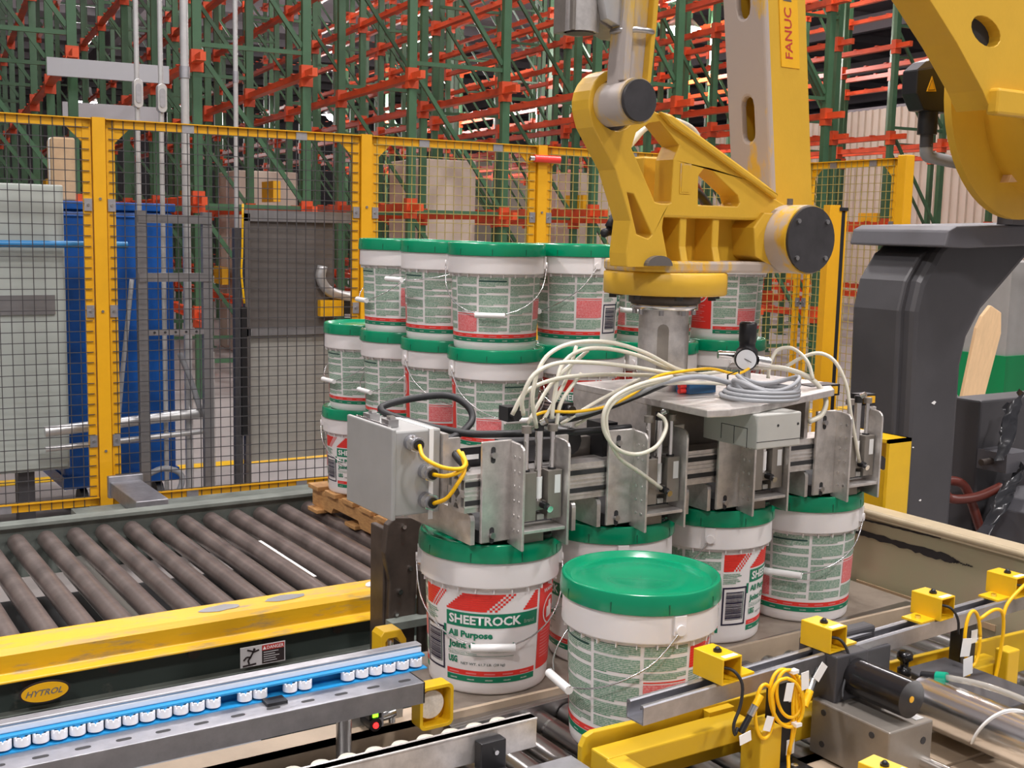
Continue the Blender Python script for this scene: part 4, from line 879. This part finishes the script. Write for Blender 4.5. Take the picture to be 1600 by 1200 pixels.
hoses = dict(
 h1=[(1.318,1.95,1.253),(1.293,1.93,1.32),(1.311,1.93,1.383),(1.349,1.93,1.414),(1.419,1.94,1.425),(1.509,1.95,1.418),(1.612,1.97,1.391),(1.712,1.99,1.352),(1.807,2.0,1.328)],
 h2=[(1.355,1.95,1.268),(1.36,1.95,1.313),(1.384,1.96,1.377),(1.441,1.97,1.404),(1.516,1.98,1.403),(1.611,1.99,1.383),(1.712,2.0,1.347),(1.845,2.02,1.318)],
 h3=[(1.279,1.94,1.283),(1.269,1.93,1.319),(1.289,1.92,1.366),(1.343,1.92,1.386),(1.429,1.93,1.383),(1.545,1.95,1.368),(1.677,1.98,1.345),(1.788,2.0,1.326)],
 h4=[(1.265,1.96,1.281),(1.291,1.95,1.328),(1.365,1.95,1.35),(1.469,1.96,1.352),(1.605,1.98,1.343),(1.731,2.0,1.329)],
 h5=[(1.644,1.92,1.345),(1.541,1.9,1.336),(1.475,1.9,1.313),(1.45,1.9,1.282),(1.453,1.9,1.242),(1.488,1.9,1.203),(1.54,1.9,1.188),(1.591,1.9,1.2),(1.624,1.91,1.232),(1.628,1.92,1.253),(1.616,1.93,1.264)],
 h6=[(1.644,1.93,1.339),(1.524,1.91,1.32),(1.464,1.905,1.287),(1.466,1.905,1.233),(1.502,1.91,1.182),(1.566,1.92,1.143),(1.635,1.93,1.10)],
 r1=[(2.04,2.08,1.331),(2.091,2.03,1.33),(2.134,1.98,1.308),(2.142,1.94,1.267),(2.122,1.93,1.229),(2.08,1.93,1.215)],
 r2=[(2.089,2.08,1.30),(2.095,2.08,1.34),(2.117,2.08,1.369),(2.138,2.06,1.376),(2.153,2.04,1.364),(2.142,2.0,1.343),(2.128,1.97,1.31)],
 r3=[(2.128,2.06,1.329),(2.152,2.03,1.355),(2.177,2.0,1.367),(2.199,1.97,1.35),(2.222,1.95,1.295),(2.233,1.94,1.225),(2.27,1.935,1.10)])
for n_, p_ in hoses.items(): gp('air_hose', MB().tube(p_, .0062 if n_ in ('r1',) else .0045, 8, 'hose_clear', smooth=5))
# inner tangle
for a_, b_, c_ in (((1.30,1.955,1.262),(1.36,1.96,1.34),(1.47,1.99,1.40)), ((1.335,1.955,1.262),(1.40,1.97,1.34),(1.44,1.99,1.41)), ((1.40,1.98,1.25),(1.50,1.99,1.29),(1.62,2.0,1.33)), ((1.37,1.955,1.25),(1.385,1.96,1.30),(1.44,1.97,1.355)), ((1.45,2.0,1.24),(1.56,2.0,1.29),(1.68,2.02,1.32)), ((1.60,2.0,1.30),(1.74,2.02,1.325),(1.90,2.04,1.33)), ((1.62,1.96,1.325),(1.76,1.98,1.318),(1.9,2.0,1.305))):
    gp('air_hose', MB().tube([a_, b_, c_], .0042, 8, 'hose_clear', smooth=8))
gp('sensor_cable', MB().tube([(1.315,1.97,1.271),(1.35,1.96,1.282),(1.415,1.95,1.279),(1.49,1.94,1.288),(1.557,1.94,1.31),(1.62,1.95,1.34),(1.705,1.97,1.346),(1.817,1.99,1.346),(1.906,2.0,1.329),(1.975,2.02,1.34)], .0034, 8, 'cable_yellow', smooth=5))
gp('signal_cable', MB().tube([(1.399,1.99,1.259),(1.487,1.98,1.275),(1.581,1.97,1.301),(1.652,1.96,1.326),(1.744,1.95,1.336),(1.83,1.94,1.319),(1.86,1.93,1.30)], .0062, 8, 'hose_grey', smooth=5))
gp('signal_cable', MB().tube([(1.36,2.0,1.25),(1.47,1.99,1.262),(1.60,1.98,1.298),(1.70,1.985,1.325)], .007, 8, 'black_rubber', smooth=5))
gp('power_cable', MB().tube([(1.60,2.0,1.225),(1.45,2.02,1.222),(1.324,2.05,1.224),(1.26,2.1,1.220),(1.221,2.14,1.225),(1.181,2.18,1.233),(1.14,2.22,1.246),(1.119,2.25,1.258),(1.136,2.26,1.268),(1.197,2.24,1.282),(1.254,2.2,1.289),(1.285,2.17,1.269),(1.286,2.15,1.242),(1.249,2.13,1.22),(1.198,2.1,1.209),(1.188,2.05,1.19),(1.20,2.02,1.165)], .0078, 10, 'black_rubber', smooth=5))
for p_ in ([(1.091,2.025,1.222),(1.088,2.0,1.202),(1.115,1.975,1.185),(1.154,1.972,1.179),(1.174,1.985,1.188),(1.177,2.02,1.205)], [(1.124,2.025,1.16),(1.13,1.99,1.163),(1.151,1.975,1.171),(1.175,1.985,1.183),(1.186,2.02,1.20)], [(1.125,2.025,1.101),(1.135,1.99,1.118),(1.152,1.975,1.151),(1.172,1.985,1.173),(1.186,2.02,1.195)]):
    gp('gland_cable', MB().tube(p_, .0042, 8, 'cable_yellow', smooth=5))
cl = MB()
for k in range(5):
    cl.tube([(1.865+(.085-.004*k)*math.cos(R(a))+.003*k, 1.88+(.085-.005*k)*math.sin(R(a))-.003*k, 1.296+.008*k+.012*math.sin(R(2*a+40*k))*(k > 2)) for a in range(0, 360, 30)], .0048, 8, 'hose_grey', closed=True, smooth=3)
gp('cable_coil', cl)
gp('coil_tie', MB().tube([(1.865, 1.955, 1.289), (1.865, 1.947, 1.345), (1.866, 1.985, 1.33), (1.866, 1.985, 1.29)], .002, 6, 'black_rubber', smooth=0))
for x in (1.285, 1.42): gp('black_fitting', MB().box(x-.014, x+.014, 1.985, 2.02, 1.262, 1.292, 'black_plastic').cyl((x, 1.985, 1.277), (x, 1.97, 1.277), .011, n=12, m='black_plastic'))
gp('end_switch', MB().box(2.14, 2.24, 1.985, 2.03, 1.262, 1.29, 'black_plastic').box(2.15, 2.23, 1.982, 1.985, 1.267, 1.285, 'warn_orange').box(2.30, 2.35, 1.965, 2.0, 1.235, 1.262, 'black_plastic').box(2.305, 2.345, 1.962, 1.965, 1.24, 1.257, 'warn_orange'))

# ================================================================== ROBOT
t = thing('palletizing_robot', 'yellow industrial robot arm on a dark grey pedestal holding the gripper', 'robot', (3.25, 2.45, 0)); RB = t
ro = Vector((-3.25, -2.45, 0))
def rp(name, mb, parent=None, bev=0):
    o = obj(name, mb, parent or RB, bev=bev)
    if parent is None: o.location = ro
    return o
WX, WY = 1.772, 2.107
sh = rp('tool_shaft', MB().cyl((WX, WY, 1.288), (WX, WY, 1.475), .0575, n=36, m='alu').lathe([(.001, 1.475), (.078, 1.475), (.078, 1.490), (.001, 1.490)], 36, 'bright_steel', (WX, WY, 0)).lathe([(.072, 1.490), (.083, 1.490), (.083, 1.512), (.072, 1.512)], 36, 'rust_brown', (WX, WY, 0)))
for a in (-130, -40):
    c_ = Vector((WX+.0565*math.cos(R(a)), WY+.0565*math.sin(R(a)), 1.385)); Mx = Matrix.Translation(c_) @ Matrix.Rotation(R(a-90), 4, 'Z')
    obj('shaft_slot', MB().prism(arc(0, .045, .013, 0, 180, 6)+arc(0, -.06, .013, 180, 360, 6), -.002, .0025, 'alu_dark', M=Mx), sh)
for a in range(0, 360, 45): obj('bolt', MB().cyl((WX+.068*math.cos(R(a)), WY+.068*math.sin(R(a)), 1.463), (WX+.068*math.cos(R(a)), WY+.068*math.sin(R(a)), 1.475), .006, n=6, m='steel'), sh)
fl = rp('wrist_flange', MB().lathe([(.001, 1.510), (.138, 1.510), (.142, 1.514), (.142, 1.558), (.138, 1.562), (.001, 1.562)], 48, 'robot_yellow', (WX, WY, 0)))
for a in range(20, 380, 45): obj('bolt', MB().cyl((WX+.122*math.cos(R(a)), WY+.122*math.sin(R(a)), 1.500), (WX+.122*math.cos(R(a)), WY+.122*math.sin(R(a)), 1.510), .009, n=8, m='slot_dark'), fl)
# wrist casting
out = [(1.575,1.575),(1.572,1.604),(1.580,1.673),(1.535,1.778),(1.500,1.826),(1.474,1.862)]+[(1.532+.072*math.cos(R(a)), 1.911+.072*math.sin(R(a))) for a in range(205, 20, -15)]+[(1.620,1.910),(1.673,1.894),(1.796,1.837),(1.936,1.771),(1.999,1.734),(2.06,1.712),(2.06,1.690),(1.672,1.690),(1.668,1.66),(1.685,1.60),(1.69,1.575)]
hA = [(1.576,1.825),(1.587,1.858),(1.621,1.88),(1.65,1.886),(1.707,1.838),(1.692,1.807),(1.690,1.715),(1.682,1.712),(1.660,1.712),(1.645,1.715)]
hB = [(1.765,1.776),(1.781,1.793),(1.8,1.791),(1.885,1.737),(1.892,1.72),(1.885,1.712),(1.768,1.712)]
hC = [(1.568,1.732),(1.586,1.73),(1.640,1.645),(1.630,1.636),(1.598,1.645)]
hR = [(1.532+.053*math.cos(R(a)), 1.911+.053*math.sin(R(a))) for a in range(0, 360, 20)]
wc = rp('wrist_casting', MB().prism(out, 2.0, 2.062, 'robot_yellow', holes=[hA, hB, hC, hR]), bev=.007)
obj('pocket_web', MB().box(1.66, 2.06, 2.065, 2.12, 1.575, 1.695, 'robot_yellow'), wc)
obj('pocket_roof', MB().box(1.668, 2.05, 2.0, 2.10, 1.682, 1.698, 'robot_yellow'), wc, bev=.006)
obj('bottom_flange', MB().prism([(WX+.142*math.cos(R(a_)), WY+.142*math.sin(R(a_))) for a_ in range(110, 231, 10)]+[(1.70, 1.990), (2.05, 1.990), (2.08, 2.02), (2.08, 2.18), (2.0, 2.24)], 1.562, 1.588, 'robot_worn', ax='z'), wc, bev=.006)
for x, yf in ((1.733, 1.994), (1.829, 1.994)): obj('rib', MB().prism([(2.075, 1.58), (yf, 1.58), (yf+.012, 1.62), (yf+.012, 1.684), (2.075, 1.684)], x-.010, x+.010, 'robot_yellow', ax='x'), wc, bev=.003)
obj('strut_ridge', MB().prism([(1.640,1.905),(1.673,1.900),(1.796,1.842),(1.936,1.776),(2.00,1.742),(1.995,1.730),(1.930,1.762),(1.79,1.826),(1.67,1.880)], 1.986, 2.002, 'robot_yellow'), wc, bev=.005)
obj('number_plate', MB().box(1.712, 1.742, 1.9985, 2.0, 1.735, 1.80, 'robot_worn').box(1.716, 1.738, 1.9975, 1.9985, 1.739, 1.796, 'robot_yellow'), wc)
obj('chipped_patch', MB().prism([(1.655+.035*math.cos(R(a)), 1.578+.022*math.sin(R(a))) for a in range(0, 181, 15)], 1.986, 2.0, 'panel_brown'), wc)
obj('inner_box', MB().box(1.715, 1.80, 2.13, 2.20, 1.588, 1.82, 'robot_yellow'), wc, bev=.004)
obj('inner_cable', MB().tube([(1.60, 2.10, 1.66), (1.64, 2.11, 1.70), (1.66, 2.12, 1.62)], .011, m='black_rubber'), wc)
obj('inner_cable', MB().tube([(1.585, 2.10, 1.645), (1.62, 2.11, 1.65), (1.68, 2.11, 1.63)], .010, m='black_rubber'), wc)
obj('inner_cable', MB().tube([(1.80, 2.13, 1.79), (1.86, 2.13, 1.77), (1.93, 2.15, 1.71)], .010, m='cable_red'), wc)
obj('inner_cable', MB().tube([(1.80, 2.12, 1.765), (1.87, 2.12, 1.745), (1.93, 2.13, 1.70)], .010, m='black_rubber'), wc)
obj('cable_loop', MB().tube([(1.70, 2.2, 1.83), (1.729,2.2,1.852),(1.775,2.2,1.894),(1.858,2.22,1.915),(1.943,2.24,1.904),(1.974,2.24,1.867), (1.97, 2.24, 1.80)], .009, m='hose_clear'), wc)
hb = rp('elbow_hub', MB().cyl((2.042, 1.925, 1.641), (2.042, 2.29, 1.641), .079, n=40, m='robot_worn').prism([(1.96, 1.70), (1.93, 1.665), (1.94, 1.60), (2.0, 1.575), (2.05, 1.60), (2.06, 1.70)], 1.99, 2.16, 'robot_yellow'), bev=.003)
obj('cap', MB().cyl((2.042, 1.925, 1.641), (2.042, 1.918, 1.641), .0755, n=40, m='cap_black'), hb)
for a in (42, 138, 222, 318): obj('bolt', MB().cyl((2.042+.062*math.cos(R(a)), 1.918, 1.641+.062*math.sin(R(a))), (2.042+.062*math.cos(R(a)), 1.913, 1.641+.062*math.sin(R(a))), .0055, n=8, m='steel'), hb)
obj('grease_plug', MB().cyl((2.03, 1.98, 1.72), (2.03, 1.98, 1.734), .007, n=8, m='panel_brown'), hb)
# forearm
SHR = Matrix(((1, 0, -.128, .128*1.82), (0, 1, 0, 0), (0, 0, 1, 0), (0, 0, 0, 1)))
fa = rp('forearm', MB().box(2.10, 2.178, 2.062, 2.195, 1.70, 3.1, 'robot_yellow', SHR).box(2.044, 2.10, 2.062, 2.085, 1.70, 3.1, 'robot_yellow', SHR).box(2.044, 2.10, 2.17, 2.195, 1.70, 3.1, 'robot_yellow', SHR).prism([(2.062, 1.70), (2.195, 1.70), (2.195, 1.60), (2.062, 1.60)], 2.06, 2.15, 'robot_yellow', ax='x'))
slot = lambda z0, z1: arc(2.128, z1, .021, 0, 180, 6)+arc(2.128, z0, .021, 180, 360, 6)
obj('slotted_face', MB().prism([(2.060, 1.70), (2.197, 1.70), (2.197, 3.1), (2.060, 3.1)], 2.040, 2.058, 'forearm_worn', holes=[slot(1.892, 1.955), slot(2.175, 2.24), slot(2.45, 2.52)], ax='x', M=SHR), fa, bev=.006)
obj('bearing_cover', MB().prism([(2.07, 1.73), (2.12, 1.72), (2.13, 1.76), (2.07, 1.77)], 2.02, 2.042, 'conduit', ax='x'), fa, bev=.004)
stk = MB().box(2.062, 2.124, 2.0608, 2.062, 2.043, 2.6, 'robot_yellow', SHR); 
stk = MB().box(2.090, 2.150, 2.0600, 2.062, 2.043, 2.62, 'warn_orange', SHR)
so = obj('makers_sticker', stk, fa)
v, f = text2d('FANUC', 1, .012); wmb = MB().add([SHR @ Vector((2.128-y*.024, 2.0594, 2.063+x*.115)) for x, y in v], f, 'sign_red')
v, f = text2d('Robotics', 1, .0); wmb.add([SHR @ Vector((2.130-y*.028, 2.0594, 2.192+x*.15)) for x, y in v], f, 'panel_brown')
obj('lettering', wmb, so)
# parallel link
lk = rp('link_rod', MB().prism([(1.484, 1.92), (1.486, 1.99), (1.492, 2.06), (1.50, 2.2), (1.50, 3.0), (1.57, 3.0), (1.567, 2.2), (1.560, 2.06), (1.553, 1.95)], 1.935, 1.975, 'link_worn').prism([(1.545, 1.95), (1.553, 2.06), (1.56, 2.2), (1.56, 3.0), (1.575, 3.0), (1.574, 2.2), (1.565, 2.06), (1.556, 1.95)], 1.918, 1.938, 'robot_yellow').prism([(1.484, 1.95), (1.490, 2.06), (1.498, 2.2), (1.498, 3.0), (1.515, 3.0), (1.513, 2.2), (1.506, 2.06), (1.50, 1.95)], 1.918, 1.938, 'link_worn'), bev=.003)
obj('hub', MB().cyl((1.513, 1.905, 1.911), (1.52, 2.06, 1.911), .046, n=32, m='link_worn').cyl((1.531, 2.012, 1.911), (1.531, 2.05, 1.911), .056, n=32, m='rust_brown'), lk)
obj('hub_cap', MB().cyl((1.512, 1.905, 1.911), (1.512, 1.896, 1.911), .0415, n=32, m='cap_black'), lk)
obj('cross_bracket', MB().prism([(1.394, 2.045), (1.46, 2.045), (1.46, 2.065), (1.515, 2.045), (1.54, 2.045), (1.54, 2.13), (1.394, 2.13)], 1.97, 2.04, 'alu_dark').prism([(1.46, 2.07), (1.52, 2.05), (1.535, 2.05), (1.535, 2.14), (1.44, 2.14)], 1.945, 1.97, 'conduit').cyl((1.426, 1.99, 2.045), (1.426, 1.99, 2.14), .033, n=24, m='alu').cyl((1.426, 1.99, 2.042), (1.426, 1.99, 2.045), .028, n=24, m='rust_brown'), lk, bev=.002)
obj('clamp_ring', MB().lathe([(.042, 0), (.047, .003), (.047, .009), (.042, .012)], 24, 'steel', (1.532, 1.955, 2.045)), lk)
# main arm and shoulder
ma = rp('lower_arm', MB().prism([(2.52, 2.285), (2.554, 2.259), (2.679, 2.159), (2.80, 2.047), (2.84, 2.00), (2.98, 2.02), (3.4, 2.05), (3.6, 2.4), (3.2, 3.0), (2.6, 3.0)], 2.05, 2.16, 'robot_yellow', holes=[[(2.797+.062*math.cos(R(a))+.012*math.sin(R(a)), 2.20+.034*math.sin(R(a))-.018*math.cos(R(a))) for a in range(0, 360, 20)]]), bev=.012)
obj('hole_shade', MB().box(2.72, 2.875, 2.085, 2.10, 2.145, 2.255, 'slot_dark'), ma)  # dark sheet standing in for the shade inside the arm hole
obj('ledge', MB().box(2.83, 3.10, 2.02, 2.06, 1.985, 2.055, 'robot_yellow').box(3.10, 3.3, 2.0, 2.06, 1.985, 2.2, 'robot_yellow'), ma, bev=.008)
sd = rp('shoulder_disc', MB().cyl((3.345, 2.28, 2.09), (3.345, 2.305, 2.09), .375, n=64, m='robot_yellow').cyl((3.40, 2.305, 2.09), (3.40, 2.42, 2.09), .25, n=48, m='robot_yellow').cyl((3.42, 2.14, 2.09), (3.42, 2.29, 2.09), .30, n=48, m='robot_yellow'), bev=.008)
obj('pivot_pin', MB().cyl((3.30, 2.24, 1.88), (3.30, 2.28, 1.88), .028, n=20, m='conduit').prism([(3.23, 1.825), (3.30, 1.83), (3.33, 1.875), (3.27, 1.90)], 2.25, 2.28, 'board_wood'), sd)
KS = Matrix.Translation((0, 0, 1.65)) @ Matrix.Scale(.965, 4) @ Matrix.Translation((0, 0, -1.65))
jb = rp('connector_box', MB().prism([(3.09, 2.172), (3.26, 2.205), (3.26, 2.05), (3.13, 2.05), (3.09, 2.10)], 2.50, 2.56, 'black_plastic', M=KS), bev=.004)
obj('warning_triangle', MB().prism([(3.135, 2.108), (3.182, 2.112), (3.157, 2.157)], 2.4985, 2.5, 'warn_orange', M=KS).prism([(3.142, 2.112), (3.175, 2.115), (3.157, 2.147)], 2.498, 2.4985, 'sign_black', M=KS).prism([(3.145, 2.114), (3.172, 2.117), (3.157, 2.143)], 2.4975, 2.498, 'warn_orange', M=KS), jb)
obj('top_cover', MB().prism([(3.09, 2.172), (3.26, 2.205), (3.26, 2.24), (3.13, 2.20)], 2.505, 2.555, 'mid_grey', M=KS), jb)
obj('cable_gland', MB().cyl(KS @ Vector((3.19, 2.53, 2.05)), KS @ Vector((3.19, 2.53, 1.98)), .030, n=14, m='black_plastic').cyl(KS @ Vector((3.19, 2.53, 1.98)), KS @ Vector((3.19, 2.53, 1.94)), .020, n=14, m='dark_grey').tube([KS @ Vector(p) for p in ((3.19, 2.53, 1.95), (3.20, 2.53, 1.915), (3.25, 2.52, 1.905), (3.34, 2.48, 1.89))], .02, m='hose_grey'), jb)
pd = rp('pedestal', MB().prism([(3.289,1.627),(3.20,1.622),(3.178,1.605),(3.111,1.514),(3.088,1.42),(3.095,1.188),(3.11,.60),(3.12,0.0),(3.36,0.0),(3.345,.68),(3.343,1.24),(3.365,1.33),(3.43,1.42),(3.66,1.60),(3.80,1.66),(3.80,1.70),(3.62,1.70)], 2.45, 2.70, 'dark_grey'), bev=.02)
obj('bevel_edge', MB().prism([(3.20,1.622),(3.150,1.60),(3.085,1.514),(3.062,1.42),(3.07,1.188),(3.085,.60),(3.09,0),(3.14,0),(3.13,.6),(3.115,1.188),(3.108,1.42),(3.131,1.514),(3.198,1.605)], 2.49, 2.68, 'dark_grey'), pd, bev=.01)
obj('top_slab', MB().prism([(3.095, 1.625), (3.11, 1.675), (3.15, 1.69), (3.9, 1.715), (3.9, 1.65), (3.2, 1.622)], 2.36, 2.74, 'mid_grey'), pd, bev=.012)
obj('lifting_lug', MB().box(3.40, 3.5, 2.34, 2.40, 1.70, 1.76, 'mid_grey').prism(arc(3.45, 1.76, .04, 0, 180, 8), 2.35, 2.39, 'dark_grey'), pd)
for x, z, s_ in ((3.20, 1.12, .014), (3.17, .80, .008), (3.12, .98, .005)): obj('paint_chip', MB().prism([(x, z), (x+s_, z-s_*.4), (x+s_*1.6, z+s_*.2), (x+s_, z+s_*.5)], 2.448, 2.4495, 'white_plastic'), pd)

# ================================================================== RIGHT SIDE CLUTTER
t = thing('controller_box', 'dark grey control box at the right picture edge', 'control box', (0, 0, 0))
obj('body', MB().box(3.70, 4.3, 2.62, 2.74, .55, 1.075, 'dark_grey').box(3.75, 4.3, 2.63, 2.74, 0, .55, 'dark_grey'), t, bev=.008)
obj('bracket', MB().box(3.70, 3.84, 2.50, 2.62, .83, .90, 'mid_grey').cyl((3.64, 2.56, .865), (3.70, 2.56, .865), .012, n=10, m='rust_brown'), t)
obj('plinth', MB().prism([(3.66, .40), (3.72, .70), (3.86, .76), (4.2, .74), (4.2, .40)], 2.36, 2.56, 'mid_grey'), t, bev=.006)
t = thing('cable_cover', 'crumpled black plastic cable sleeve below the control box', 'cover', (0, 0, 0))
def sheet(P, wv, m):
    b = MB(); rr = random.Random(9); Q = crom([Vector(p) for p in P], 5); n = 9; vs = []
    for i, p in enumerate(Q):
        for j in range(n):
            a = math.pi*j/(n-1); ww = wv*(1+.25*rr.random()); vs.append(p+Vector((ww*math.cos(a)*.8, -ww*math.sin(a)*.6+rr.random()*.02, ww*math.cos(a)*.5)))
    b.add(vs, [(i*n+j, i*n+j+1, (i+1)*n+j+1, (i+1)*n+j) for i in range(len(Q)-1) for j in range(n-1)], m, True); return b
obj('upper_sleeve', sheet([(3.79, 2.55, 1.10), (3.74, 2.53, 1.0), (3.71, 2.52, .90)], .045, 'plastic_sheet'), t)
obj('lower_sleeve', sheet([(3.74, 2.50, .84), (3.68, 2.49, .76), (3.60, 2.48, .68), (3.46, 2.46, .60), (3.30, 2.42, .50)], .06, 'plastic_sheet'), t)
t = thing('red_hose', 'dark red hose loop beside the grey pedestal', 'hose', (0, 0, 0))
obj('hose', MB().tube([(3.70, 2.50, .79), (3.62, 2.55, .745), (3.545, 2.6, .735), (3.53, 2.62, .765), (3.568, 2.64, .79), (3.63, 2.62, .775), (3.66, 2.6, .71), (3.70, 2.58, .6)], .017, 10, 'cable_red'), t)
t = thing('corrugated_sheet', 'bright corrugated metal sheet leaning behind the pedestal', 'metal sheet', (4.82, 3.62, .25))
cs = MB(); n = 40
vs = []
for i in range(n*2+1):
    z = .62*i/(n*2); y = .25*i/(n*2)+.012*math.sin(i*math.pi/3)
    vs += [(0, y, z), (.42, y, z)]
cs.add(vs, [(2*i, 2*i+1, 2*i+3, 2*i+2) for i in range(n*2)], 'corrugated', True); obj('sheet', cs, t)
obj('stand', MB().box(0, .4, .05, .3, -.25, .0, 'tan_paint'), t)
tag(obj('wooden_board', MB().prism([(-.06, 0), (.06, 0), (.075, .55), (.05, .66), (-.02, .69), (-.055, .62), (-.07, .55)], -.02, .02, 'board_wood', ax='y'), None, (5.80, 4.2, .60), (0, R(9), R(-30)), bev=.004), 'pale wooden board leaning against the mesh beyond the pedestal', 'board')
tag(obj('board_shelf', MB().box(5.4, 6.3, 4.0, 4.4, .56, .60, 'galv').box(5.45, 5.5, 4.05, 4.1, 0, .56, 'galv').box(6.2, 6.25, 4.3, 4.35, 0, .56, 'galv')), 'low steel shelf under the leaning wooden board', 'shelf')
t = thing('green_bin', 'dark green bin with a pale top behind the right mesh', 'bin', (7.7, 5.2, 0)); obj('body', MB().box(-.4, .6, -.2, .5, 0, .85, 'bottle_green'), t); obj('top', MB().box(-.38, .58, -.18, .48, .85, 1.5, 'box_grey'), t)
